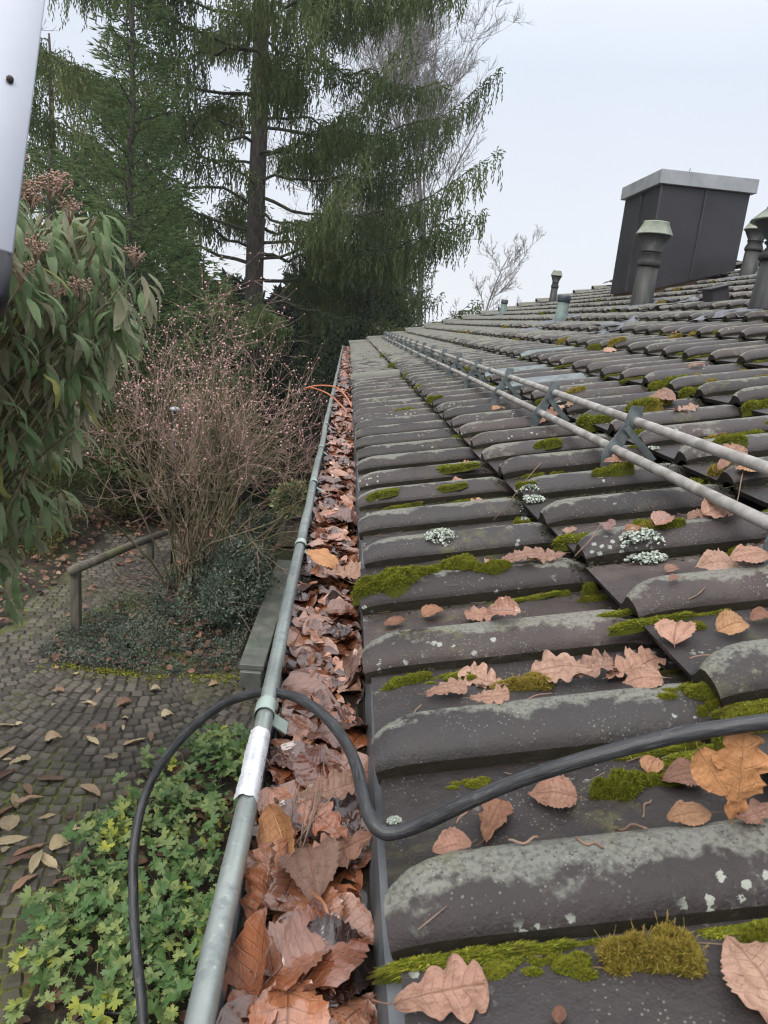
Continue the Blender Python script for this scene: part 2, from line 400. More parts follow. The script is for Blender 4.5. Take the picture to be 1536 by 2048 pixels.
def m_vib():
    k = NT('viburnum_leaf'); r = k.at('rnd'); uv = k.at('luv', True); x = k.sepx(uv); u, v = x[0], x[1]; av = k.math('ABSOLUTE', v)
    base = k.ramp(r, (0, (.14, .24, .11)), (.35, (.29, .43, .19)), (.7, (.43, .55, .31)), (.93, (.50, .54, .28)), (1, (.50, .50, .14)))
    mid = k.step(av, .0, .07, 1, 0)
    sv = k.math('ABSOLUTE', k.math('SUBTRACT', k.math('FRACT', k.math('SUBTRACT', k.math('MULTIPLY', u, 11.0), k.math('MULTIPLY', av, 1.6))), .5))
    side = k.step(sv, .0, .10, 1, 0); ve = k.math('MAXIMUM', mid, k.math('MULTIPLY', side, .6))
    wr = k.vor(26, uv)
    col = k.mix(k.math('MULTIPLY', ve, .5), base, (.40, .47, .31))
    col = k.mix(k.step(wr, .1, .5, .35, 0), col, (.11, .17, .09))
    back = k.n('NewGeometry').outputs['Backfacing']
    bcol = k.mix(ve, (.48, .47, .32), (.52, .49, .34))
    col2 = k.mix(back, col, bcol)
    nb = k.bump(k.math('SUBTRACT', wr, k.math('MULTIPLY', ve, .9)), .9, .0035)
    return k.fin(col2, .48, normal=nb, transl=.40, spec=.5)
MT['vib'] = m_vib()
MT['spruce'] = m_foliage('spruce_needles', ((0, (.055, .075, .038)), (.35, (.105, .145, .064)), (.7, (.180, .225, .092)), (1, (.27, .29, .12))), nscale=.55)
MT['young'] = m_foliage('young_spruce_needles', ((0, (.055, .096, .044)), (.4, (.12, .185, .080)), (.75, (.20, .275, .118)), (1, (.28, .34, .16))), nscale=.8)
MT['yew'] = m_foliage('yew_needles', ((0, (.025, .034, .014)), (.45, (.068, .085, .026)), (.8, (.15, .165, .040)), (1, (.25, .24, .07))), nscale=1.4, var=.6)
MT['thuja'] = m_foliage('dark_conifer', ((0, (.006, .012, .008)), (.5, (.014, .026, .014)), (1, (.035, .052, .024))), nscale=.5)
MT['coton'] = m_foliage('small_leaves', ((0, (.030, .046, .032)), (.5, (.075, .10, .075)), (.85, (.15, .18, .13)), (1, (.20, .10, .07))), rough=.45, transl=.08, nscale=3)
MT['bluegreen'] = m_foliage('bluegreen_leaves', ((0, (.040, .058, .038)), (.5, (.11, .145, .105)), (1, (.27, .32, .25))), rough=.5, transl=.1, nscale=4)
MT['planter_leaf'] = m_foliage('variegated_leaves', ((0, (.05, .10, .04)), (.5, (.13, .19, .08)), (.8, (.32, .34, .12)), (1, (.42, .42, .22))), rough=.5, transl=.15, nscale=5, var=.2)
MT['ger'] = m_foliage('geranium_leaves', ((0, (.045, .095, .035)), (.35, (.100, .185, .060)), (.62, (.165, .235, .090)), (.8, (.25, .31, .11)), (.89, (.30, .33, .05)), (.95, (.50, .46, .07)), (1, (.34, .17, .08))), rough=.42, transl=.22, nscale=2.6, var=.30)
MT['bark'] = m_bark('spruce_bark', (.040, .034, .030), (.115, .098, .086))
MT['limb'] = m_bark('limb_bark', (.030, .026, .021), (.075, .066, .052), moss=(.075, .085, .020))
MT['birch'] = m_bark('grey_twigs', (.20, .185, .175), (.30, .28, .265))
MT['stem'] = m_bark('shrub_stems', (.075, .062, .036), (.17, .14, .085), 5, moss=(.13, .135, .045))
MT['pinktwig'] = m_bark('pink_twigs', (.25, .155, .130), (.44, .29, .255), 5, moss=(.17, .15, .07))
MT['bud'] = m_plain('bud', (.52, .24, .23), (.74, .50, .48), 30, (.5, .7))
MT['vibstem'] = m_plain('viburnum_stem', (.14, .12, .07), (.28, .22, .14), 30, (.6, .8))
MT['cluster'] = m_plain('bud_cluster', (.24, .145, .11), (.45, .30, .23), 60, (.6, .8))
MT['rtwig'] = m_plain('dead_twig', (.11, .065, .045), (.26, .17, .12), 30, (.5, .8))
def m_moss(name, a, b, c):
    k = NT(name); r = k.at('rnd'); col = k.ramp(k.math('ADD', k.math('MULTIPLY', r, .6), k.math('MULTIPLY', k.noise(45, 3, .6), .5)), (.1, a), (.55, b), (.95, c))
    col = k.mix(k.step(k.noise(14, 4, .65), .50, .66, 0, .75), col, (.085, .060, .022))
    return k.fin(col, .75, transl=.25, spec=.2)
MT['moss'] = m_moss('moss', (.030, .042, .006), (.175, .195, .018), (.42, .41, .055))
MT['mossy'] = m_moss('moss_dry', (.10, .085, .015), (.32, .26, .045), (.52, .38, .11))
MT['mossdark'] = m_plain('moss_base', (.022, .026, .008), (.05, .055, .014), 60, (.8, .95), bscale=300, bumps=.8)
MT['lichen'] = m_plain('pale_lichen', (.30, .34, .29), (.52, .56, .49), 60, (.8, .95))
def m_zinc():
    k = NT('zinc_gutter'); n1 = k.noise(7, 5, .6); n2 = k.noise(45, 4, .6); n3 = k.noise(170, 3, .6)
    col = k.ramp(n1, (.3, (.20, .225, .215)), (.55, (.30, .335, .315)), (.75, (.40, .44, .405)))
    col = k.mix(k.step(n2, .50, .68, 0, .65), col, (.17, .19, .195))
    col = k.mix(k.step(n3, .60, .72, 0, .5), col, (.50, .55, .49))
    return k.fin(col, k.step(n2, .3, .7, .28, .6), metal=.55, normal=k.bump(n3, .25, .0006))
MT['zinc'] = m_zinc()
MT['zincin'] = m_plain('zinc_inner', (.16, .18, .20), (.36, .39, .42), 9, (.25, .45), metal=.5, bumps=.25)
MT['zincstrap'] = m_plain('zinc_strap', (.30, .37, .33), (.44, .51, .46), 25, (.4, .6), metal=.3)
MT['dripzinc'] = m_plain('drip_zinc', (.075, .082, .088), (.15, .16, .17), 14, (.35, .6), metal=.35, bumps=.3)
MT['foil'] = m_plain('foil_tape', (.62, .63, .66), (.86, .87, .90), 30, (.18, .35), metal=.45, bumps=.5, bscale=90, bdist=.002)
def m_hose():
    k = NT('black_cable'); uv = k.at('luv', True); mp = k.n('Mapping'); mp.inputs['Scale'].default_value = (14, 1.1, 1); k.put(mp.inputs[0], uv)
    n1 = k.noise(3, 5, .7, mp.outputs[0]); n2 = k.noise(60, 4, .7)
    col = k.ramp(n1, (.35, (.010, .010, .011)), (.55, (.035, .036, .039)), (.75, (.12, .125, .13)))
    col = k.mix(k.step(n2, .58, .7, 0, .5), col, (.085, .085, .085))
    return k.fin(col, k.step(n1, .3, .7, .38, .6), normal=k.bump(n1, .25, .001), spec=.5)
MT['hose'] = m_hose()
MT['rail'] = m_plain('weathered_rail', (.20, .185, .165), (.40, .385, .365), 26, (.45, .75), metal=.1, bumps=.3, bscale=200)
MT['bracket'] = m_plain('bracket_zinc', (.10, .12, .125), (.20, .225, .23), 30, (.35, .6), metal=.35, bumps=.3)
MT['clad'] = m_plain('dark_cladding', (.034, .033, .037), (.050, .048, .054), 2.5, (.33, .5), metal=.2, bumps=.08)
MT['seam'] = m_plain('seam', (.060, .058, .064), (.085, .083, .090), 5, (.3, .5), metal=.3)
def m_cap():
    k = NT('chimney_cap'); c = k.co(); n1 = k.noise(4, 5, .6); n2 = k.noise(28, 4, .7)
    mp = k.n('Mapping'); mp.inputs['Scale'].default_value = (9, 9, .7); k.put(mp.inputs[0], c); st = k.noise(1.5, 4, .7, mp.outputs[0])
    col = k.ramp(n1, (.3, (.27, .28, .295)), (.7, (.42, .435, .45)))
    col = k.mix(k.step(k.math('ADD', st, k.math('MULTIPLY', n2, .25)), .74, .83, 0, .7), col, (.09, .09, .06))
    return k.fin(col, .5, metal=.35, normal=k.bump(n2, .1, .001))
MT['cap'] = m_cap()
def m_copper():
    k = NT('patinated_copper'); c = k.co(); mp = k.n('Mapping'); mp.inputs['Scale'].default_value = (16, 16, 2.5); k.put(mp.inputs[0], c)
    n1 = k.noise(1.3, 5, .65, mp.outputs[0]); col = k.ramp(n1, (.3, (.028, .026, .024)), (.58, (.050, .052, .048)), (.82, (.12, .155, .135)))
    return k.fin(col, .55, metal=.25, normal=k.bump(n1, .15, .002))
MT['copper'] = m_copper()
MT['verdigris'] = m_plain('verdigris', (.25, .29, .24), (.42, .45, .35), 14, (.55, .75), metal=.1)
MT['greypipe'] = m_plain('grey_pipe', (.10, .14, .13), (.17, .23, .215), 12, (.5, .7))
MT['darkcap'] = m_plain('dark_cap', (.03, .04, .05), (.07, .085, .095), 12, (.4, .6))
MT['lead'] = m_plain('lead', (.085, .09, .10), (.18, .19, .215), 12, (.4, .6), metal=.2, bumps=.15, bscale=40, bdist=.002)
MT['wall'] = m_plain('render_wall', (.52, .50, .46), (.62, .60, .56), 3, (.8, .95), bumps=.4, bscale=200)
MT['wood'] = m_plain('soffit_wood', (.10, .06, .035), (.17, .11, .06), 5, (.5, .7))
MT['oldwood'] = m_bark('weathered_wood', (.060, .052, .042), (.16, .145, .115), 3, moss=(.11, .12, .045))
MT['alu'] = m_plain('aluminium', (.34, .36, .41), (.43, .45, .50), 3, (.3, .42), metal=.35, bumps=.08, bscale=60)
MT['black'] = m_plain('black_plastic', (.012, .012, .016), (.022, .022, .028), 10, (.4, .6))
MT['bolt'] = m_plain('bolt_rust', (.035, .022, .02), (.08, .05, .04), 60, (.5, .8))
MT['wire'] = m_plain('copper_wire', (.42, .14, .07), (.52, .20, .11), 60, (.35, .5), metal=.3)
MT['glass'] = m_plain('lantern_glass', (.35, .38, .42), (.5, .53, .58), 10, (.08, .2))
def m_slab():
    k = NT('stone_slab'); n1 = k.noise(5, 5, .65); n2 = k.noise(60, 4, .6)
    col = k.ramp(n1, (.3, (.095, .105, .090)), (.6, (.16, .17, .15)), (.8, (.21, .215, .19)))
    col = k.mix(k.step(k.noise(3, 4, .6), .54, .68, 0, .6), col, (.085, .12, .085))
    return k.fin(col, k.step(n1, .3, .7, .35, .7), normal=k.bump(n2, .4, .002))
MT['slab'] = m_slab()
def m_sett():
    k = NT('sett_stone'); r = k.at('rnd'); n1 = k.noise(14, 5, .65); n2 = k.noise(130, 4, .6)
    col = k.ramp(k.math('ADD', k.math('MULTIPLY', r, .55), k.math('MULTIPLY', n1, .5)), (.2, (.033, .027, .021)), (.5, (.068, .057, .044)), (.85, (.12, .104, .080)))
    col = k.mix(k.step(k.noise(.9, 4, .6), .52, .70, 0, .55), col, (.075, .080, .028))
    return k.fin(col, k.step(n1, .3, .7, .38, .75), normal=k.bump(k.math('ADD', n2, n1), .6, .006))
MT['sett'] = m_sett()
def m_joint():
    k = NT('mossy_joint'); n1 = k.noise(.9, 4, .6); n2 = k.noise(30, 4, .7)
    col = k.mix(k.step(n1, .46, .64), k.ramp(n2, (.3, (.020, .018, .013)), (.7, (.042, .036, .026))), k.ramp(n2, (.3, (.055, .070, .014)), (.7, (.15, .17, .030))))
    return k.fin(col, .9, normal=k.bump(n2, .8, .01))
MT['joint'] = m_joint()
def m_soil():
    k = NT('soil'); n1 = k.noise(2, 5, .6); n2 = k.noise(26, 5, .7)
    col = k.mix(k.step(n1, .42, .6), k.ramp(n2, (.3, (.018, .013, .009)), (.6, (.045, .030, .020)), (.8, (.11, .060, .038))), k.ramp(n2, (.3, (.020, .026, .010)), (.7, (.055, .062, .022))))
    return k.fin(col, .9, normal=k.bump(n2, 1.0, .03))
MT['soil'] = m_soil()
MT['water'] = m_plain('dirty_water', (.012, .009, .007), (.022, .016, .012), 6, (.03, .06), bumps=.15, bscale=12, bdist=.002)
MT['litter'] = m_leaf('litter_leaf', ((0, (.08, .035, .022)), (.3, (.17, .085, .055)), (.6, (.24, .13, .085)), (.85, (.11, .055, .035)), (1, (.28, .20, .12))),
                      rough=(.45, .7), vein=(.2, .1, .07), veinamt=.3, transl=.05, spots=.4)
MT['stalk'] = m_plain('stalks', (.14, .15, .05), (.32, .27, .13), 30, (.6, .8))

# ---------------------------------------------------------------- leaf templates: length 1 along x, width along y
def leaf_tmpl(kind, nu=26, nv=7, seed=0, curl=.5, bend=.15, fold=.1, rumple=.03, stem=True):
    r = np.random.default_rng(seed)
    u = np.linspace(0, 1, nu); v = np.linspace(-1, 1, nv)
    ph = r.uniform(-.12, .12, 2)
    def wd(u, side):
        if kind == 'oak':
            env = np.sin(np.pi * np.clip(u, 0, 1) ** 1.25) ** .55
            lob = np.abs(np.sin(np.pi * (3.6 * u + .15 + ph[side]))) ** .6
            return .030 + .33 * env * (.40 + .60 * lob) * (0.50 + .62 * u) * (u < .999) - .025 * (u >= .999)
        if kind == 'beech': return .34 * np.sin(np.pi * u ** .9) ** .72 * (1 + .035 * np.sin(u * 60))
        if kind == 'birch': return .40 * np.sin(np.pi * np.clip(u, 0, 1) ** .62) ** .8 * (1 + .06 * np.sin(u * 75))
        if kind == 'long': return .155 * np.sin(np.pi * u ** .85) ** .75
        if kind == 'vib': return .118 * np.sin(np.pi * u ** .8) ** .75
        return .3 * np.sin(np.pi * u)
    W = np.where(v[None] < 0, wd(u, 0)[:, None], wd(u, 1)[:, None])
    Y = v[None] * W; X = np.repeat(u[:, None], nv, 1).copy()
    if kind == 'oak': X += .05 * np.abs(v)[None] * np.sin(np.pi * u)[:, None]
    c = curl * r.uniform(.5, 1.3)
    Z = c * Y ** 2 * 2.2 + fold * np.abs(Y) + bend * np.sin(np.pi * u)[:, None] * r.uniform(.5, 1.4)
    Z += rumple * (wob(X * 7 + Y * 5, seed) + wob(Y * 16 + X * 3, seed + 5)) * (.4 + np.abs(v)[None])
    Z += .005 * np.sin(2 * np.pi * (9 * X - np.abs(v)[None] * 1.1)) * (np.abs(v)[None] > .1)
    G = np.stack([X, Y, Z], -1); uv = np.stack([X, np.repeat(v[None], nu, 0), np.zeros_like(X)], -1)
    b = MB(); b.grid(G, uv=uv, flip=False)
    if stem:
        sl = r.uniform(.12, .3); t = np.linspace(0, 1, 5)
        P = np.stack([.04 - sl * t, sl * .35 * t ** 2 * r.uniform(-1, 1), Z[0, nv // 2] + .02 * t + .004], -1)
        b.tube(P, .008, 4)
    return b
def as_tmpl(b): return (np.concatenate(b.V), [np.concatenate(f) for f in b.F.values()], np.concatenate(b.UV))

# ================================================================ SETTING
g = MB(); G = np.zeros((41, 41, 3))
gx = np.sign(np.linspace(-1, 1, 41)) * np.abs(np.linspace(-1, 1, 41)) ** 2.2 * 300
G[..., 0] = gx[:, None]; G[..., 1] = gx[None] + 8
G[..., 2] = -0.02 + 0.0 * G[..., 0]
g.grid(G); tag(g.build('ground', MT['soil'], smooth=False), kind='structure')
# patio bed of joint material and the setts laid in segmental arcs
g = MB(); g.grid(np.array([[[x, y, 0.017] for y in (-1.5, 5.2)] for x in (-6.5, .62)])); g.grid(np.array([[[x, y, 0.0175] for y in (5.2, 6.2)] for x in (-3.05, .62)]))
g.grid(np.array([[[x, y, 0.018] for y in (6.201, 9.6)] for x in (-3.02, -1.82)]))
g.grid(np.array([[[x, y, 0.019] for y in (6.201, 12.)] for x in (-.48, .62)]))
tag(g.build('paving_joints', MT['joint'], smooth=False), kind='structure')
BED = [(-1.30, 1.2), (-1.22, 2.5), (-1.33, 3.3), (-1.22, 4.1), (-1.05, 4.55), (-.72, 4.72), (-.35, 4.72), (.6, 4.7), (.6, 1.2)]
COT = [(-2.5, 5.95), (-2.2, 5.78), (-1.4, 5.72), (-.75, 5.86), (-.75, 9.6), (-1.9, 9.6), (-1.95, 7.6), (-2.45, 6.9)]
def inpoly(x, y, P):
    c = False; j = len(P) - 1
    for i in range(len(P)):
        if (P[i][1] > y) != (P[j][1] > y) and x < (P[j][0] - P[i][0]) * (y - P[i][1]) / (P[j][1] - P[i][1]) + P[i][0]: c = not c
        j = i
    return c
sb = MB(); SP = .090; AW = 1.35; AR = AW / (2 * math.sin(R_(40)))
for col in range(-5, 2):
    xc = -.35 + col * AW
    for k in range(-16, 134):
        yk = k * SP * 1.0 - AR * .7 - .9
        nseg = int(AR * R_(80) / SP); off = rng.uniform(-.2, .2)
        for i in range(nseg):
            ph = R_(-40) + (i + .5 + off) * R_(80) / nseg
            if abs(ph) > R_(39.5): continue
            x = xc + AR * math.sin(ph); y = yk - AR * math.cos(ph) + AR * 1.35
            if x > .6 or x < -6 or y < -1 or y > 9.6: continue
            if y > 6.15 and not (-3.05 < x < -1.8 or x > -.46): continue
            if y > 5.2 and x < -3.0 - max(6.15 - y, 0) * .35 + .12 * math.sin(y * 5): continue
            if inpoly(x, y, BED) or inpoly(x, y, COT): continue
            if y > 6.15 and x > -.46 and y > 12: continue
            a = -ph + rng.normal(0, .07); ca, sa = math.cos(a), math.sin(a)
            tl = rng.normal(0, .02, 2); ax = np.array([[ca, sa, tl[0]], [-sa, ca, tl[1]], [-tl[0], -tl[1], 1]])
            ax = np.array([-0. + v_ for v_ in ax])
            sb.box((x, y, .008 + rng.normal(0, .003)), SP * rng.uniform(.44, .485), SP * rng.uniform(.43, .48) * math.cos(ph), .022, np.array([[ca, -sa, tl[0]], [sa, ca, tl[1]], [-tl[0], -tl[1], 1]]), .012, rng.random())
tag(sb.build('paving', MT['sett'], smooth=False), kind='structure')
lb = MB(); lb.grid(np.array([[[x, y, 0.024] for y in (1.2, 4.75)] for x in (-1.2, .6)]))
tag(lb.build('flower_bed_soil', MT['soil'], smooth=False), kind='structure')

# ================================================================ HOUSE
house = empty('house', (2.0, 5.0, 0), 'bungalow seen from its eave with a mossy dark tiled roof, chimney and vent pipes', 'house')
HP = np.array([2.0, 5.0, 0])
def hb(b, name, m, parent=house, smooth=True, off=True):
    """build in world coordinates under a parent whose world position is HP (or its own)"""
    o = b.build(name, m, parent=parent, smooth=smooth)
    o.location = -Vector(HP) if parent is house else (0, 0, 0)
    return o
YE = EY + N1 * TW; YS = EY + N0 * TW; RX = EX + NC * TL * math.cos(TH); RZ = EZ + NC * TL * math.sin(TH)
b = MB(); x1 = 2 * RX - .62
b.box(((.62 + x1) / 2, (YS + YE) / 2, 1.29), (x1 - .62) / 2, (YE - YS) / 2 - .3, 1.29)
hb(b, 'wall', MT['wall'], smooth=False)
b = MB(); b.box((.37, (YS + YE) / 2, EZ - .13), .25, (YE - YS) / 2 - .05, .012); b.box((.118, (YS + YE) / 2, EZ - .09), .012, (YE - YS) / 2 - .05, .055)
hb(b, 'soffit', MT['wood'], smooth=False)
# gable triangle at both ends
b = MB()
for yy in (YS + .3, YE - .3):
    for dy in (-.06, .06):
        pass
    A = np.array([[.62, yy - .05, 2.582], [x1, yy - .05, 2.582], [RX, yy - .05, RZ - .08], [.62, yy + .05, 2.582], [x1, yy + .05, 2.582], [RX, yy + .05, RZ - .08]])
    b.add(A, [np.array([[0, 1, 2], [3, 5, 4]]), np.array([[0, 3, 4, 1], [1, 4, 5, 2], [2, 5, 3, 0]])])
hb(b, 'gable', MT['wall'], smooth=False)

# ---- tiles
METAL_TILES = {(2, 13), (2, 16), (3, 19)}
UN = np.array([0, .0012, .004, .009, .017, .027, .038, .050, .062, .074, .086, .097, .108, .150, .204])
def tile_field(b, hidden=False):
    for n in range(N0, N1):
        d = n * TW + EY
        near = d < 4.5
        uu = UN if near else np.array([0, .003, .010, .025, .048, .07, .09, .108, .204])
        vv = np.array([0, .008, .02, .035, .055, .10, .18, .26, TL - .02, TL - .005, TL + .012, TL + .03]) if near else np.array([0, .02, .055, .17, TL - .01, TL + .02])
        for c in range(NC):
            if (c, n) in METAL_TILES: continue
            one_tile(b, n, c, uu, vv)
def one_tile(b, n, c, uu, vv):
    r = rng.random(); ds = rng.normal(0, .0035); dt = rng.normal(0, .0018); tw = rng.normal(0, .006); dh = rng.normal(0, .0012)
    U, Vv = np.meshgrid(uu, vv, indexing='ij')
    RB = rib(U * taper(Vv)); hgt = RB * nose(Vv) - STEP * Vv / TL + dh
    s = c * TL + Vv + ds; t = n * TW + U + dt + tw * (Vv - TL / 2)
    t = t - .006 * np.clip(1 - Vv / .03, 0, 1) * 0
    G = E0 + S * s[..., None] + YA * t[..., None] + NR * hgt[..., None]
    crest = np.clip(RB / .036, 0, 1) ** 2 * np.clip((U * taper(Vv) - .016) / .03, 0, 1)
    old = np.clip((n * TW - 2.5) / 7, 0, 1) * .75
    cr_ = np.clip(crest + old, 0, 2)
    b.grid(G, rnd=r, crest=cr_, flip=False)
    # near side skirt
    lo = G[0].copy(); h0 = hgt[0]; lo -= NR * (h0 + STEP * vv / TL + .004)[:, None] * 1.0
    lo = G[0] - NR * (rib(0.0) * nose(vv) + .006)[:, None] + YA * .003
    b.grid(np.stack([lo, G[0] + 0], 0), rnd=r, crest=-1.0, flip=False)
    # tail face, a little undercut
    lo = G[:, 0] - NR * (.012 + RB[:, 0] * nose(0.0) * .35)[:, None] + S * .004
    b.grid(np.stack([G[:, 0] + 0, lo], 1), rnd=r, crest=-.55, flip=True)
    lo2 = G[:, 0] - NR * .018 + S * .05
b = MB(); tile_field(b)
roof = hb(b, 'roof', MT['tile'])
# underlay closes the gaps under the tiles; the far slope behind the ridge
b = MB(); h_ = -.058
b.grid(np.array([[roof_pt(s_, t_, h_) for t_ in (N0 * TW, N1 * TW)] for s_ in (.012, NC * TL)]))
o = b.build('underlay', MT['mossdark'], parent=roof, smooth=False)
b = MB(); Sx = np.array([math.cos(TH), 0, -math.sin(TH)])
top = np.array([RX, 0, RZ])
nn = 23; G = np.zeros((NC + 1, 2, 3))
for i in range(NC + 1):
    for j, y_ in enumerate((YS, YE)): G[i, j] = top + Sx * (i * TL) + YA * y_
b.grid(G, rnd=.4, crest=.4); o = b.build('rear_slope', MT['tile'], parent=roof, smooth=False)
# ridge caps
b = MB(); k = 0; y_ = YS
while y_ < YE:
    th = np.linspace(-1.2, 1.2, 9); r0 = rng.uniform(-.006, .006)
    G = np.zeros((9, 4, 3))
    for j, (dy, rr) in enumerate(((0, .125), (.03, .118), (.35, .105), (.38, .095))):
        for i, a in enumerate(th): G[i, j] = (RX + rr * math.sin(a) * 1.15, y_ + dy, RZ + .005 + r0 + rr * math.cos(a) * .85)
    b.grid(G, rnd=rng.random(), crest=.9, flip=True); y_ += .36
b.build('ridge_cap', MT['tile'], parent=roof)
# verge tiles at the far gable
b = MB()
for c in range(NC):
    rr = rng.random(); G = np.zeros((9, 4, 3))
    for j, (dv, rad) in enumerate(((0, .080), (.03, .078), (.30, .066), (TL + .03, .06))):
        for i, a in enumerate(np.linspace(-1.75, 1.5, 9)):
            G[i, j] = roof_pt(c * TL + dv - .01, N1 * TW + .03 + rad * math.sin(a), .012 + rad * math.cos(a) * .9 - STEP * dv / TL)
    b.grid(G, rnd=rr, crest=1.0)
b.build('verge_tile', MT['tile'], parent=roof)
# one broader cover tile across the first course, seen about five metres along the eave
b = MB(); n_ = 23
G = np.zeros((9, 6, 3))
for i, a in enumerate(np.linspace(-1.5, 1.5, 9)):
    for j, v_ in enumerate((-.005, .02, .06, .2, .30, TL + .01)):
        rr = .062 * (1 if 0 < j < 5 else .8)
        G[i, j] = roof_pt(v_, n_ * TW + .05 + rr * math.sin(a), .02 + rr * math.cos(a) * .8 - STEP * v_ / TL)
b.grid(G, rnd=.3, crest=1.6, flip=False); b.build('cover_tile', MT['tile'], parent=roof)
# metal covered tiles
for (c, n) in sorted(METAL_TILES):
    b = MB(); one_tile(b, n, c, UN, np.array([0, .008, .02, .035, .055, .10, .18, .26, TL - .02, TL + .012, TL + .03]))
    o = b.build('metal_tile', MT['bracket'], parent=roof); o['label'] = 'smooth grey metal tile among the clay ones'
# loose dirt and dark moss packed in the joints
def rows(P, h): return P
b = MB(); r_ = rng
tv = np.array([[0, -.5, 0], [1, 0, .25], [0, .5, 0], [-.3, 0, .6]]); tf = [np.array([[0, 1, 3], [1, 2, 3], [2, 0, 3]])]
Np = 60000
tt = N0 * TW + (r_.random(Np) ** 1.7) * (N1 * .55 - N0) * TW; nidx = np.floor(tt / TW); ss = r_.random(Np) * NC * .6 * TL
edge = r_.random(Np) < .6
tt2 = np.where(edge, nidx * TW - np.abs(r_.normal(0, .006, Np)), tt)
ci = np.floor(ss / TL); ss2 = np.where(edge, ss, ci * TL + TL - np.abs(r_.normal(0, .010, Np)))
hh = np.array([surf_h(a, c_) for a, c_ in zip(ss2, tt2)])
T = E0 + S * ss2[:, None] + YA * tt2[:, None] + NR * (hh - .001)[:, None]
Xd = randunit(Np); Xd = Xd - NR * (Xd @ NR)[:, None] * .6
Mx = frames(Xd, np.tile(NR, (Np, 1)) + .5 * randunit(Np)) * (np.clip(r_.uniform(.0012, .0035, Np) * (1 + .8 * np.abs(tt)), .001, .0065))[:, None, None]
b.inst((tv, tf, np.zeros((4, 3))), Mx, T, r_.random(Np))
o = b.build('dirt_crumbs', MT['mossdark'], parent=roof, smooth=False); o['kind'] = 'stuff'

# ---- lead sheets around the pipes
def sheet(s0, s1, t0, t1, parent, seed, n=14, name='flashing'):
    b = MB(); r2 = np.random.default_rng(seed); G = np.zeros((n, n, 3))
    for i, s_ in enumerate(np.linspace(s0, s1, n)):
        for j, t_ in enumerate(np.linspace(t0, t1, n)):
            e1 = .03 * math.sin(i * 1.3 + seed); G[i, j] = roof_pt(s_ + .03 * math.sin(j * 1.1 + seed), t_ + e1, .75 * surf_h(s_, t_) + .010 + .003 * math.sin(i * 2.1) * math.sin(j * 1.7))
    b.grid(G); return b.build(name, MT['lead'], parent=parent)

# ---- vent pipes
def vent(px, py, kind, topy, rad, seed):
    s_, t_, k_ = on_roof(px, py, 0.0); P = roof_pt(s_, t_, -.03)
    H = abs(py - topy) / FPX * k_ * 1.0 + .02
    b = MB()
    lean = np.array([0.02, 0, 1.])
    if kind == 'cowl':
        b.lathe(P, [(rad * 1.05, 0), (rad, .02), (rad * .92, H * .52)], lean)
        root = b.build('vent_pipe', MT['copper'], parent=house); root.location = -Vector(HP)
        c = MB(); c.lathe(P, [(rad * 1.02, H * .50), (rad * 1.06, H * .51), (rad * 1.06, H * .55), (rad * .82, H * .63), (rad * .86, H * .635), (rad * .86, H * .655), (rad * .74, H * .66)], lean)
        c.build('collar', MT['copper'], parent=root)
        c = MB(); c.lathe(P, [(rad * .80, H * .655), (rad * .95, H * .66), (rad * .95, H * .675), (rad * .86, H * .68), (rad * 1.45, H * .845), (rad * 1.48, H * .85)], lean)
        c.build('funnel', MT['copper'], parent=root)
        c = MB(); c.lathe(P, [(rad * 1.62, H * .852), (rad * 1.62, H * .862), (rad * 1.12, H * .985), (rad * 1.15, H * .99), (rad * 1.12, H * 1.0), (rad * .3, H * 1.01)], lean)
        c.build('cowl', MT['verdigris'], parent=root)
    else:
        b.lathe(P, [(rad * 1.15, 0), (rad * 1.05, .02), (rad * .86, H * .80)], lean)
        root = b.build('vent_pipe', MT['greypipe'], parent=house); root.location = -Vector(HP)
        c = MB(); c.lathe(P, [(rad * .95, H * .76), (rad * 1.02, H * .78), (rad * 1.02, H * .97), (rad * .9, H)], lean); c.build('cap', MT['darkcap'], parent=root)
    sheet(s_ - .22, s_ + .2, t_ - .22, t_ + .2, root, seed)
    return root
vent(1279, 612, 'cowl', 452, .092, 1)['label'] = 'copper vent pipe with a pale green cowl in front of the chimney'
vent(1493, 553, 'cowl', 448, .078, 2)['label'] = 'vent pipe with a green cowl just right of the chimney'
vent(1103, 606, 'cowl', 543, .055, 3)['label'] = 'small distant vent pipe with a green cowl'
vent(1119, 641, 'cap', 590, .058, 4)['label'] = 'short grey vent pipe with a dark cap'
vent(1004, 630, 'cap', 599, .050, 5)['label'] = 'smallest farthest vent pipe'
vent(1549, 616, 'cowl', 425, .135, 6)['label'] = 'wide vent pipe cut by the right edge of the view'
# small extra lead patches and a low roof box
for i, (px, py, ds, dt) in enumerate(((1235, 640, .30, .16), (1330, 608, .4, .12), (1440, 622, .35, .12), (1075, 650, .3, .18), (1400, 590, .3, .14), (1215, 655, .2, .1))):
    s_, t_, _k = on_roof(px, py, .03); sheet(s_ - ds / 2, s_ + ds / 2, t_ - dt / 2, t_ + dt / 2, roof, 10 + i, 9)
s_, t_, _k = on_roof(1432, 596, 0.03); P = roof_pt(s_, t_, .0)
b = MB(); b.box(P + NR * .05, .06, .07, .05, np.array([S, YA, NR]), .006); b.box(P + NR * .10, .08, .09, .006, np.array([S, YA, NR]), .003)
o = b.build('roof_outlet', MT['clad'], parent=house, smooth=False); o.location = -Vector(HP)

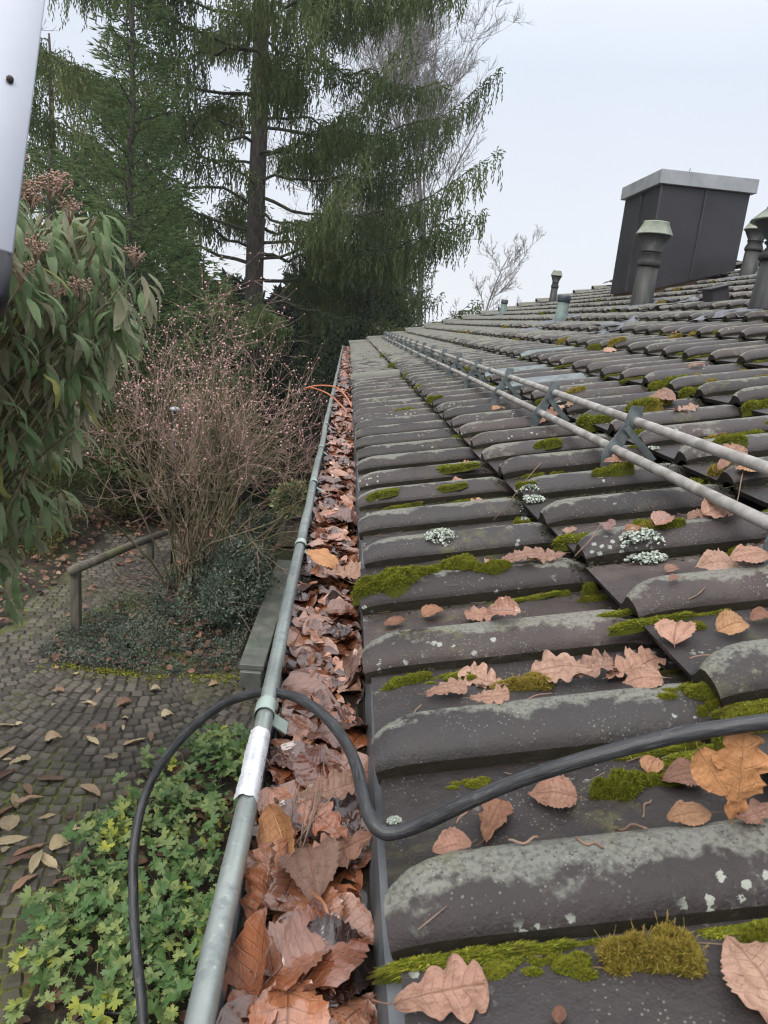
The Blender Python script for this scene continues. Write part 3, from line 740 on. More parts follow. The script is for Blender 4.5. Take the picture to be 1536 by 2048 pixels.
# ---- chimney
Yc = EY + 7.345
c0 = at_y(1287, 592, Yc); ct = at_y(1323, 369, Yc); cr0 = at_y(1464, 559, Yc); cr1 = at_y(1501, 394, Yc)
X0 = (c0[0] + ct[0]) / 2; X1 = (cr0[0] + cr1[0]) / 2; Zt = ct[2]; Yb = Yc + 1.0
def zroof(x): return EZ + (x - EX) * math.tan(TH)
b = MB()
V = []
for (x, y, z) in ((X0, Yc, zroof(X0) + .05), (X1, Yc, zroof(X1) + .05), (X1, Yb, zroof(X1) + .05), (X0, Yb, zroof(X0) + .05), (X0, Yc, Zt), (X1, Yc, Zt), (X1, Yb, Zt), (X0, Yb, Zt)): V.append((x, y, z))
b.add(V, [np.array([[0, 1, 5, 4], [1, 2, 6, 5], [2, 3, 7, 6], [3, 0, 4, 7], [4, 5, 6, 7], [0, 3, 2, 1]])])
chim = b.build('chimney', MT['clad'], parent=house, smooth=False); chim.location = -Vector(HP)
b = MB()
xm = X0 + (X1 - X0) * .5; b.box((xm, Yc - .008, (zroof(xm) + .07 + Zt) / 2), .006, .010, (Zt - zroof(xm) - .07) / 2)
ym = Yc + .48; b.box((X0 - .010, ym, (zroof(X0) + .07 + Zt) / 2), .012, .008, (Zt - zroof(X0) - .07) / 2)
b.box((X0 - .004, Yc - .004, (zroof(X0) + .07 + Zt) / 2), .008, .008, (Zt - zroof(X0) - .07) / 2)
b.build('seam', MT['seam'], parent=chim, smooth=False)
b = MB(); b.box(((X0 + X1) / 2, (Yc + Yb) / 2, zroof((X0 + X1) / 2) - .02), (X1 - X0) / 2 - .03, (Yb - Yc) / 2 - .03, .12)
b.build('base', MT['wood'], parent=chim, smooth=False)
b = MB(); ov = .045; hc = .135
b.box(((X0 + X1) / 2, (Yc + Yb) / 2, Zt + hc / 2 + .004), (X1 - X0) / 2 + ov, (Yb - Yc) / 2 + ov, hc / 2, bev=.004)
b.build('cap', MT['cap'], parent=chim, smooth=False)
b = MB(); xp = X0 + (X1 - X0) * .33
b.lathe((xp, Yc + .35, Zt + hc), [(.09, 0), (.09, .03), (.11, .032), (.11, .045), (.02, .06)]); b.tube([(xp + .07, Yc + .3, Zt + hc + .03), (xp + .075, Yc + .3, Zt + hc + .08), (xp + .085, Yc + .3, Zt + hc + .11)], .005, 5)
b.build('flue_lid', MT['greypipe'], parent=chim)

# ---- gutter: half round trough with a rolled front bead
BX, BZ, BR = -.0605, EZ - .020, .0097
GY0, GY1 = YS - .05, YE + .1
gc = np.array([.022, BZ - .004]); gr = .0825
b = MB(); ny = 90; ys = GY0 + (GY1 - GY0) * np.linspace(0, 1, ny) ** 1.5
sag = .0022 * wob(ys * 1.4, 3) + .0008 * wob(ys * 5, 4)
th = np.linspace(math.pi, 2 * math.pi, 15)
G = np.array([[(gc[0] + gr * math.cos(a) + sg, y, gc[1] + gr * math.sin(a)) for y, sg in zip(ys, sag)] for a in th])
b.grid(G, flip=False)
Go = G.copy(); Go[..., 0] = gc[0] + (G[..., 0] - gc[0]) * 1.02; Go[..., 2] = gc[1] + (G[..., 2] - gc[1]) * 1.02; b.grid(Go, flip=True)
b.grid(np.array([[(.112, y, z) for y in ys] for z in (gc[1], gc[1] + .012)]))
gut = b.build('gutter', MT['zincin'], parent=house); gut.location = -Vector(HP)
b = MB(); Pb = np.stack([BX + sag, ys, np.full(ny, BZ)], -1); b.tube(Pb, BR * (1 + .02 * wob(ys * 3, 9)), 16)
b.build('bead', MT['zinc'], parent=gut)
# drip strip under the tile tails
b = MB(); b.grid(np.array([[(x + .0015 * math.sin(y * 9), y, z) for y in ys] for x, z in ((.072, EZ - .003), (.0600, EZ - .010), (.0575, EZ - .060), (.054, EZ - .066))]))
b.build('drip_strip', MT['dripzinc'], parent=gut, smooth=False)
def strap(y, wd=.014, tab=True):
    b = MB(); th = np.linspace(R_(-60), R_(215), 14); rr = BR + .0016
    prof = [(BX + rr * math.cos(a), BZ + rr * math.sin(a)) for a in th[::-1]]
    prof += [(prof[-1][0] + .006, prof[-1][1] - .003), (prof[-1][0] + .020, prof[-1][1] - .012)] if tab else []
    G = np.array([[(x, y + d, z) for d in (-wd, wd)] for x, z in prof]); b.grid(G); G2 = G + np.array([.0008, 0, .0012]); b.grid(G2, flip=True)
    return b
for i, y in enumerate([.745, 1.37, 1.93, 2.48, 3.06] + [3.64 + .58 * q for q in range(16)]):
    strap(y, .012 if i else .013).build('strap', MT['zincstrap'], parent=gut)
b = MB(); b.box((.02, 5.05, BZ + .004), .085, .010, .003); b.box((.02, 5.42, BZ + .002), .085, .012, .003)
b.build('cross_bracket', MT['zincin'], parent=gut, smooth=False)
yf = at_z(512, 1530, BZ)[1]
b = MB(); th = np.linspace(R_(-30), R_(150), 12); yy = np.linspace(yf - .062, yf + .052, 22)
G = np.zeros((12, 22, 3))
for i, a in enumerate(th):
    for j, y in enumerate(yy):
        rr = BR + .0014 + .0007 * abs(math.sin(j * 1.9 + i * .8)); aa = a + .10 * math.sin(j * .5 + 1) * (1 if i in (0, 11) else .4)
        G[i, j] = (BX + rr * math.cos(aa), y + .0018 * math.sin(i * 1.7) * (1 if j in (0, 21) else 0), BZ + rr * math.sin(aa))
b.grid(G, flip=True); b.build('foil_patch', MT['foil'], parent=gut)
# standing water
b = MB(); WZ = BZ - .035; b.grid(np.array([[(x, y, WZ) for y in (GY0, GY1)] for x in (-.05, .094)]))
tag(b.build('gutter_water', MT['water'], smooth=False), kind='structure')

# ---- snow guard
sg = empty('snow_guard', (0, 0, 0), parent=house); sg.location = -Vector(HP)
sg['label'] = 'double tube snow guard on flat metal brackets'
LB, UB = (.556, .0425), (.608, .088)
def bar_y(px, line=LB):
    best = None
    lo, hi = .3, 14.
    for _ in range(50):
        mid = (lo + hi) / 2; X = proj(roof_pt(line[0], mid - EY, line[1]))[0]
        if X > px: lo = mid
        else: hi = mid
    return (lo + hi) / 2
ybr = [bar_y(q) for q in (1229, 1080, 997, 939, 904)]
spc = (ybr[4] - ybr[0]) / 4
print('brackets', ybr)
ybr = [ybr[0] - spc] + ybr + [ybr[4] + spc * q for q in range(1, 60) if ybr[4] + spc * q < YE - .3]
ybar1 = YE - .25
for (s_, h_) in (LB, UB):
    b = MB(); yq = np.linspace(YS + .2, ybar1, 40)
    P = np.array([roof_pt(s_, y - EY, h_ + .0015 * math.sin(y * 1.3 + s_ * 40)) for y in yq]); b.tube(P, .0098, 12); b.build('rail', MT['rail'], parent=sg)
b = MB()
for y in (bar_y(985, UB),): b.tube([roof_pt(UB[0], y - EY, UB[1]), roof_pt(UB[0], y - EY + .03, UB[1])], .0135, 12)
b.build('rail_sleeve', MT['bracket'], parent=sg)
def bracket(y):
    t_ = y - EY; b = MB()
    def plate(pts, t0, th_=.005):
        n = len(pts); V = [roof_pt(s_, t0 - th_ / 2, h_) for s_, h_ in pts] + [roof_pt(s_, t0 + th_ / 2, h_) for s_, h_ in pts]
        fs = [np.array([list(range(n)), list(range(n, 2 * n))[::-1]]), np.array([[i, i + n, (i + 1) % n + n, (i + 1) % n] for i in range(n)])]
        b.add(np.array(V), fs)
    plate([(.522, .012), (.524, .001), (.532, -.003), (.548, .014), (.572, .040), (.584, .056), (.604, .074), (.622, .098), (.628, .116), (.604, .124), (.592, .106), (.584, .090), (.556, .064), (.540, .052), (.528, .034)], t_)
    for (s_, h_) in (LB, UB): b.tube([roof_pt(s_, t_ - .006, h_), roof_pt(s_, t_ + .006, h_)], .0135, 12)
    b2 = MB(); main = b; b = b2
    n = 6; pts = [(.578, .080), (.586, .066), (.622, -.002), (.638, .002), (.632, .012), (.592, .084)]; V = [roof_pt(s_, t_ - .010, h_) for s_, h_ in pts] + [roof_pt(s_, t_ - .006, h_) for s_, h_ in pts]
    b2.add(np.array(V), [np.array([list(range(n)), list(range(n, 2 * n))[::-1]]), np.array([[i, i + n, (i + 1) % n + n, (i + 1) % n] for i in range(n)])])
    b2.lathe(roof_pt(.584, t_ - .0095, .073), [(.008, 0), (.008, .004), (.005, .007)], -YA, 8)
    return main, b2
for y in ybr:
    m1_, m2_ = bracket(y); m1_.build('bracket', MT['bracket'], parent=sg, smooth=False); m2_.build('bracket_strut', MT['bracket'], parent=sg, smooth=False)

# ================================================================ CABLES, LADDER
hp = [(290, 2120, .74), (283, 2000, .78), (272, 1900, .82), (267, 1800, .86), (268, 1700, .89), (284, 1610, .92), (318, 1535, .935), (375, 1465, .935), (440, 1412, .925), (500, 1389, .90), (548, 1385, .87), (598, 1397, .83), (645, 1428, .785), (685, 1475, .735), (712, 1530, .68), (726, 1590, .63), (742, 1640, .60), (768, 1665, .592), (800, 1663, .59), (850, 1645, .585), (930, 1607, .57), (1020, 1567, .56), (1130, 1530, .545), (1250, 1496, .535), (1370, 1468, .525), (1470, 1452, .515), (1560, 1440, .51), (1700, 1425, .50)]
hp2 = []
for i, (px_, py_, dz_) in enumerate(hp):
    if i >= 18 and px_ < 1300:
        s_, t_, k_ = surf_frame(px_, py_); dz_ = min(dz_, k_ * (1 - .012 - .00))
    hp2.append((px_, py_, dz_))
P = spline([at_depth(*q) for q in hp2], 150)
b = MB(); b.tube(P, .0058 * (1 + .03 * wob(np.arange(150) * .35, 2)), 14)
tag(b.build('cable', MT['hose']), 'thick black cable looping over the gutter and lying across the tiles', 'cable')
P = spline([at_z(*q) for q in ((120, 2075, .05), (150, 2046, .08), (185, 2030, .1), (225, 2026, .12), (262, 2034, .10), (300, 2060, .06), (320, 2110, .02))], 40)
b = MB(); b.tube(P, .0075, 8); tag(b.build('hose', MT['hose']), 'thin black hose coil lying in the flower bed at the bottom edge', 'hose')
b = MB(); yw = 4.1
P = spline([(.055, yw - .25, EZ - .03), (.02, yw - .2, EZ + .02), (-.04, yw - .08, EZ + .055), (-.14, yw - .02, EZ + .05), (-.215, yw, EZ + .025), (-.17, yw + .02, EZ + .03), (-.08, yw - .12, EZ + .02), (-.01, yw - .3, EZ - .01), (.03, yw - .38, EZ - .04)], 40)
b.tube(P, .0045, 8); tag(b.build('wire_loop', MT['wire']), 'thin orange wire bent in a loop over the gutter edge', 'wire')

lad = empty('ladder', tuple(at_depth(-60, 1000, .6)), 'blurred aluminium ladder stile with a black end cap at the upper left', 'ladder')
LL = np.array(lad.location)
Pt = at_depth(66, -260, .66); Pb_ = at_depth(-50, 515, .50); ax = unit(Pt - Pb_)
view = unit((Pt + Pb_) / 2 - CAM); sx_ = unit(np.cross(view, ax)); 
if sx_ @ CR < 0: sx_ = -sx_
nx_ = np.cross(sx_, ax)
b = MB(); Lh = np.linalg.norm(Pt - Pb_) / 2; cc = (Pt + Pb_) / 2
b.box(cc, .0195, Lh, .014, np.array([sx_, ax, nx_]), .002)
b.box(cc + sx_ * .004 - nx_ * .0125, .018, Lh, .003, np.array([sx_, ax, nx_]), .0012); b.box(cc + sx_ * .004 + nx_ * .0125, .018, Lh, .003, np.array([sx_, ax, nx_]), .0012)
b.build('stile', MT['alu'], parent=lad, loc=LL).location = (0, 0, 0)
b = MB(); b.box(Pb_ - ax * .020 + sx_ * .001, .0215, .022, .018, np.array([sx_, ax, nx_]), .005)
b.build('end_cap', MT['black'], parent=lad, loc=LL).location = (0, 0, 0)
b = MB(); pb = at_depth(20, 158, .548); b.lathe(pb - view * .001, [(.0028, 0), (.0028, .003), (.001, .004)], -view, 8); b.build('bolt', MT['bolt'], parent=lad, loc=LL).location = (0, 0, 0)
b = MB(); o2 = -sx_ * .33; b.box(cc + o2, .0105, Lh, .030, np.array([sx_, ax, nx_]), .002); b.build('stile', MT['alu'], parent=lad, loc=LL).location = (0, 0, 0)
for q in (-.8, -.2, .4):
    b = MB(); b.tube([cc + ax * Lh * q * .9 - sx_ * .01, cc + ax * Lh * q * .9 + o2], .014, 10); b.build('rung', MT['alu'], parent=lad, loc=LL).location = (0, 0, 0)
# the standing lower section, just outside the frame
foot = np.array([Pb_[0] - .55, Pb_[1] - .55, 0.0])
for q in (0, -.30):
    b = MB(); a_ = Pt - sx_ * (.045 - q) * 1.0; a_ = Pt - sx_ * .06 + sx_ * q; f_ = foot + np.array([q, 0, 0]); ax2 = unit(a_ - f_); s2 = unit(np.cross(ax2, [0, 1, 0])); n2_ = np.cross(s2, ax2)
    b.box((a_ + f_) / 2, .011, np.linalg.norm(a_ - f_) / 2, .03, np.array([s2, ax2, n2_]), .002); b.build('lower_stile', MT['alu'], parent=lad, loc=LL).location = (0, 0, 0)

# ================================================================ GUTTER LEAVES
OAK = [leaf_tmpl('oak', 30, 7, s, curl=rng.uniform(-.9, 1.3), bend=rng.uniform(-.15, .25), fold=rng.uniform(0, .3), rumple=.05) for s in range(7)]
BEE = [leaf_tmpl('beech', 26, 7, 20 + s, curl=rng.uniform(-.8, 1.2), bend=rng.uniform(-.1, .25), fold=rng.uniform(0, .35), rumple=.03) for s in range(4)]
BIR = [leaf_tmpl('birch', 26, 7, 40 + s, curl=rng.uniform(-.9, 1.2), bend=rng.uniform(-.05, .2), fold=rng.uniform(0, .3), rumple=.035) for s in range(3)]
LNG = [leaf_tmpl('long', 22, 5, 60 + s, curl=rng.uniform(-1, 1.5), bend=rng.uniform(-.1, .15), fold=rng.uniform(0, .4), rumple=.02) for s in range(3)]
GO = [leaf_tmpl('oak', 30, 7, 100 + s, curl=rng.uniform(-.5, .6), bend=rng.uniform(-.05, .08), fold=rng.uniform(0, .12), rumple=.035) for s in range(6)]
GB = [leaf_tmpl('beech', 26, 7, 120 + s, curl=rng.uniform(-.5, .6), bend=rng.uniform(-.05, .08), fold=rng.uniform(0, .15), rumple=.03) for s in range(5)]
def leafmesh(bld, name, m):
    me = bld.build(name, m); d = me.data; bpy.data.objects.remove(me); return d
ME = {}
for nm, L_ in (('oak', OAK), ('beech', BEE), ('birch', BIR), ('long', LNG)):
    for mk in ('gleaf', 'rleaf', 'oleaf', 'pleaf'):
        ME[nm, mk] = [leafmesh(x_, nm + '_leaf', MT[mk]) for x_ in L_]
ME['oak', 'flat'] = [leafmesh(x_, 'oak_leaf', MT['gleaf']) for x_ in GO]; ME['beech', 'flat'] = [leafmesh(x_, 'beech_leaf', MT['gleaf']) for x_ in GB]; ME['birch', 'flat'] = ME['birch', 'gleaf']
def put_leaf(kind, mk, P, X, Nn, size, label, cat, group, idx=None, col=None):
    me = ME[kind, mk][(idx if idx is not None else rng.integers(100)) % len(ME[kind, mk])]
    o = bpy.data.objects.new(kind + '_leaf', me); sc.collection.objects.link(o)
    F = frames(np.array([X], float), np.array([Nn], float))[0] * size
    m4 = Matrix.Identity(4)
    for i in range(3):
        for j in range(3): m4[j][i] = F[i][j]
    ctr = np.asarray(P) - F[0] * .5
    for j in range(3): m4[j][3] = ctr[j]
    o.matrix_world = m4; o.color = (rng.random() * .98 if col is None else col, 0, 0, 1)
    return tag(o, label, cat, group)
def gz(x):                                    # heaped surface of the litter
    return BZ - .041 + .010 * (1 - ((x - .0) / .06) ** 2)
N_G = 300; cnt = 0
ysamp = np.sort(-.15 + 2.75 * rng.random(N_G) ** 1.15)
for i, y in enumerate(ysamp[::-1]):
    x = rng.uniform(-.042, .055); size = rng.uniform(.045, .085)
    kind = rng.choice(['oak', 'beech', 'beech', 'beech', 'oak', 'birch'])
    nrm = unit(np.array([rng.normal(0, .20), rng.normal(-.08, .20), 1.0])); a = rng.uniform(0, 2 * math.pi)
    if abs(x) > .035 and rng.random() < .3: nrm = unit(np.array([-np.sign(x) * .8, rng.normal(0, .3), .7])); a = math.pi / 2 * rng.choice([-1, 1]) + rng.normal(0, .35)
    if rng.random() < .10: nrm[2] *= -1
    z = gz(x) + rng.uniform(-.014, .010)
    X = np.array([math.cos(a), math.sin(a), rng.normal(0, .12)])
    hw = .30 * size
    if abs(nrm[2]) > .6:
        x = min(max(x, -.041 + .36 * size * abs(X[0]) + .6 * hw * abs(X[1])), .057 - .36 * size * abs(X[0]) - .4 * hw * abs(X[1]))
    zone = next(n_ for lim, n_ in ((.30, 'nearest the viewer'), (.50, 'well below the foil patch'), (.66, 'by the foil patch'), (.80, 'beside the first strap'), (1.05, 'just past the first strap'), (1.3, 'before the second strap'), (1.55, 'past the second strap'), (1.95, 'before the third strap'), (2.4, 'past the third strap'), (9, 'before the fifth strap')) if y < lim)
    nmk = {'oak': 'oak leaf', 'beech': 'beech leaf', 'birch': 'toothed leaf'}[kind]
    cv = rng.random() * .98; cn = 'very dark' if cv < .15 else 'dark rust' if cv < .32 else 'rusty brown' if cv < .52 else 'pale tan' if cv < .72 else 'red brown' if cv < .86 else 'greyish' if cv < .95 else 'orange'
    side_ = 'along the bead' if x < -.015 else ('in mid gutter' if x < .022 else 'along the tile ends')
    put_leaf(kind, 'flat', (x, y, z), X, nrm, size, f'wet {cn} {nmk} {side_}, {zone}', 'leaf', f'{cn} {nmk} lying {side_} {zone}', col=cv)
# distinct leaves standing at the gutter edge
put_leaf('beech', 'oleaf', at_depth(556, 1680, .64), (.3, -.75, -.45), (-.75, -.2, .6), .066, 'curled orange leaf standing against the gutter edge beside the foil patch', 'leaf', 'leaves in the gutter')
put_leaf('oak', 'gleaf', at_depth(520, 1790, .57), (.12, .72, .65), (-.9, -.35, .3), .078, 'dark brown oak leaf leaning upright on the gutter bead', 'leaf', 'leaves in the gutter')
put_leaf('beech', 'gleaf', at_depth(500, 1930, .52), (.15, .55, .75), (-.8, -.5, .2), .075, 'rust brown leaf curled up against the gutter bead nearest the viewer', 'leaf', 'leaves in the gutter')
put_leaf('beech', 'oleaf', at_depth(645, 1118, 1.36), (-.9, .3, .3), (.3, -.4, .9), .07, 'yellowish leaf sticking out of the gutter by the second strap', 'leaf', 'leaves in the gutter')
put_leaf('oak', 'rleaf', at_depth(690, 1140, 1.33), (1, .2, .05), (0, -.3, 1), .085, 'pale tan oak leaf on top of the litter by the second strap', 'leaf', 'leaves in the gutter')
put_leaf('oak', 'rleaf', at_depth(655, 1578, .70), (1, .35, .1), (0, -.35, 1), .055, 'pinkish oak leaf on top of the litter beside the cable', 'leaf', 'leaves in the gutter')
put_leaf('oak', 'gleaf', at_depth(650, 1640, .66), (-.6, .7, 0), (0, -.3, 1), .060, 'reddish brown oak leaf lying flat beside the cable', 'leaf', 'leaves in the gutter', 2)
put_leaf('oak', 'rleaf', at_depth(690, 1690, .64), (-.7, -.5, 0), (.1, -.3, 1), .060, 'greyish tan oak leaf below the cable bend', 'leaf', 'leaves in the gutter', 1)
put_leaf('birch', 'rleaf', at_depth(625, 1745, .61), (.2, -1, 0), (-.1, -.4, 1), .066, 'broad tan leaf with dark tip in the middle of the gutter', 'leaf', 'leaves in the gutter', 0)
# the packed mass below and beyond
tO = as_tmpl(leaf_tmpl('oak', 16, 5, 3, .3, .05, .1, .04, False)); tB = as_tmpl(leaf_tmpl('beech', 12, 5, 4, .3, .05, .1, .04, False))
b = MB()
for tm, N in ((tO, 1500), (tB, 1900)):
    y = -.9 + 13.9 * rng.random(N) ** 1.25; x = rng.uniform(-.045, .055, N)
    z = gz(x) - .006 + rng.uniform(-.014, .010, N) + np.where(y > 2.5, .006, 0)
    a = rng.uniform(0, 6.28, N); X = np.stack([np.cos(a), np.sin(a), rng.normal(0, .2, N)], -1); Nn = np.stack([rng.normal(0, .26, N), rng.normal(-.05, .26, N), np.ones(N)], -1)
    sz = rng.uniform(.05, .085, N); F = frames(X, Nn) * sz[:, None, None]
    x = np.clip(x, -.044 + .36 * sz * np.abs(np.cos(a)), .060 - .36 * sz * np.abs(np.cos(a)))
    b.inst(tm, F, np.stack([x, y, z], -1) - F[:, 0] * .5, rng.random(N))
tag(b.build('leaf_litter', MT['gleaf']), 'matted wet brown leaves filling the long gutter', 'leaf litter', kind='stuff')
# needle bundle
b = MB(); p0 = at_depth(582, 1720, .63)
for q in range(9):
    d_ = unit(np.array([rng.normal(.1, .12), .75, rng.normal(.45, .12)])); P = [p0 + d_ * l + np.array([.006 * math.sin(l * 30 + q), 0, -.3 * l * l]) for l in np.linspace(0, .07, 6)]
    b.tube(P, .0007, 4)
tag(b.build('pine_needles', MT['rtwig']), 'bundle of brown pine needles stuck upright in the gutter leaves', 'pine needles')

# ================================================================ ROOF LEAVES, MOSS, LICHEN
RL = [(895, 1388, 78, 'oak', 12, 'rleaf'), (967, 1360, 72, 'oak', 130, 'rleaf'), (983, 1407, 80, 'oak', -5, 'rleaf'), (1130, 1350, 125, 'oak', 170, 'rleaf'), (1185, 1345, 90, 'oak', 20, 'rleaf'), (1265, 1333, 105, 'oak', 30, 'rleaf'), (1285, 1362, 80, 'birch', 175, 'rleaf'),
      (988, 1645, 72, 'oak', 70, 'rleaf'), (905, 1697, 78, 'beech', 190, 'rleaf'), (1105, 1596, 88, 'birch', 165, 'rleaf'), (1362, 1557, 80, 'birch', 185, 'rleaf'), (1378, 1635, 92, 'beech', 185, 'rleaf'), (1515, 1635, 85, 'oak', 200, 'rleaf'),
      (1305, 1531, 36, 'birch', 60, 'rleaf'), (888, 2008, 185, 'oak', 8, 'rleaf'), (1515, 1960, 120, 'birch', 100, 'rleaf'), (1353, 1275, 58, 'birch', 70, 'rleaf'), (1468, 1264, 66, 'birch', 10, 'rleaf'), (1433, 1134, 92, 'birch', 185, 'rleaf'), (1500, 1128, 80, 'beech', 190, 'rleaf'),
      (1000, 1124, 56, 'oak', 200, 'rleaf'), (1048, 1123, 84, 'oak', 15, 'rleaf'), (1098, 1122, 66, 'oak', 170, 'rleaf'), (970, 1228, 84, 'oak', 185, 'rleaf'), (1010, 1238, 56, 'beech', 150, 'gleaf'), (868, 1230, 38, 'birch', 30, 'rleaf'), (790, 1250, 36, 'beech', 210, 'rleaf'),
      (916, 954, 44, 'oak', 120, 'rleaf'), (952, 961, 36, 'oak', 20, 'rleaf'), (942, 1007, 46, 'oak', 25, 'rleaf'), (922, 921, 36, 'oak', 0, 'oleaf'), (1238, 932, 56, 'oak', 20, 'rleaf'), (1262, 938, 50, 'beech', 160, 'rleaf'), (1100, 852, 54, 'oak', 30, 'rleaf'), (1135, 846, 44, 'oak', 160, 'rleaf'),
      (1412, 1032, 76, 'oak', 20, 'rleaf'), (1450, 1030, 84, 'birch', 10, 'rleaf'), (1330, 1052, 40, 'birch', 40, 'gleaf'), (1462, 935, 60, 'oak', 30, 'rleaf'), (1500, 945, 54, 'beech', 170, 'rleaf'), (1325, 812, 50, 'birch', 160, 'rleaf'), (1370, 822, 46, 'oak', 20, 'rleaf'), (1392, 736, 30, 'oak', 20, 'rleaf'),
      (1222, 717, 28, 'beech', 10, 'rleaf'), (1525, 1240, 50, 'beech', 10, 'rleaf'), (1530, 1105, 60, 'birch', 100, 'gleaf'), (1140, 1065, 26, 'beech', 80, 'rleaf'), (1215, 1068, 24, 'birch', 100, 'gleaf'), (1270, 1068, 34, 'birch', 10, 'rleaf'), (1345, 1140, 30, 'birch', 10, 'rleaf'), (1120, 2035, 26, 'beech', 80, 'rleaf'), (1000, 835, 26, 'birch', 10, 'rleaf'), (1350, 1168, 20, 'beech', 30, 'rleaf')]
KN = {'oak': 'lobed oak leaf', 'beech': 'oval beech leaf', 'birch': 'toothed leaf', 'long': 'long leaf'}
PLACES = {0: 'beside the cable near the eave', 1: '', 2: ''}
for i, (px, py, L_, kd, ang, mk) in enumerate(RL):
    s_, t_, k_ = surf_frame(px, py); a = R_(ang)
    size = L_ / FPX * k_
    Xd = CR * math.cos(a) + (YA * .9 + S * .1) * math.sin(a); Xd = Xd - NR * (Xd @ NR)
    size *= 1.0 + .8 * abs(math.sin(a))
    size = min(size, .085) * .93
    c_, s2 = unit(Xd), 0
    pts = [(s_ + q * size * (c_ @ S), t_ + q * size * c_[1]) for q in (-.4, 0, .4)]
    hs = [surf_h(*q) for q in pts]; h = max(hs[1], (hs[0] + hs[2]) / 2) + .006
    Xd = c_ + NR * ((hs[2] - hs[0]) / (.8 * size)) * .8
    tl_ = rng.uniform(.15, .45) if size > .03 else .2
    nn_ = NR - YA * tl_ + .12 * randunit(1)[0]; h += .22 * size * tl_
    crs, col_ = int(s_ // TL) + 1, int(t_ // TW) + 1
    big = 'small' if size < .04 else ('large' if size > .075 else '')
    dist = 'nearest the viewer' if py > 1850 else 'just past the cable' if py > 1280 and py < 1450 else 'under the cable' if py >= 1450 else 'around the moss in mid roof' if py > 1080 else 'near the snow guard bracket' if px > 1050 else 'on the first course by the gutter'
    cn = {'rleaf': 'dry pinkish tan', 'gleaf': 'dark red brown', 'oleaf': 'bright orange'}[mk]
    put_leaf(kd, mk, roof_pt(s_, t_, h), Xd, nn_, size, f'{big} {cn} {KN[kd]} {dist}'.strip(), 'leaf', f'{KN[kd]} scatter on tiles {dist}', idx=i, col=(rng.uniform(.02, .5) if size > .05 and mk == 'rleaf' else None))
# the upright orange oak leaf leaning on moss
kq = surf_frame(1465, 1648)[2]; P = at_depth(1465, 1646, kq) + (CU * .98 + CR * .05 - CF * .12) * .036; put_leaf('oak', 'oleaf', P, CU * .98 + CR * .05 - CF * .12, -CF + .2 * CU, .070, 'big orange oak leaf standing upright on the tiles at the right edge', 'leaf', 'leaves on the roof', 0)
P = at_depth(1425, 1545, kq - .01); put_leaf('beech', 'oleaf', P, -CU * .8 + CR * .5, -CF + .3 * CU - .2 * CR, .040, 'small orange leaf tucked behind the upright oak leaf', 'leaf', 'leaves on the roof', 1)
for i in range(34):
    s_ = rng.uniform(.1, 3.3); t_ = rng.uniform(1.8, 7.5); n_ = math.floor(t_ / TW); t_ = n_ * TW + rng.uniform(.10, .19)
    a = rng.uniform(0, 6.28); kd = rng.choice(['oak', 'beech', 'birch'])
    put_leaf(kd, 'rleaf', roof_pt(s_, t_, surf_h(s_, t_) + .008), S * math.cos(a) + YA * math.sin(a), NR + .3 * randunit(1)[0], rng.uniform(.05, .08), f'tan {KN[kd]} on the distant upper tiles', 'leaf', f'{KN[kd]} scatter on the upper roof')

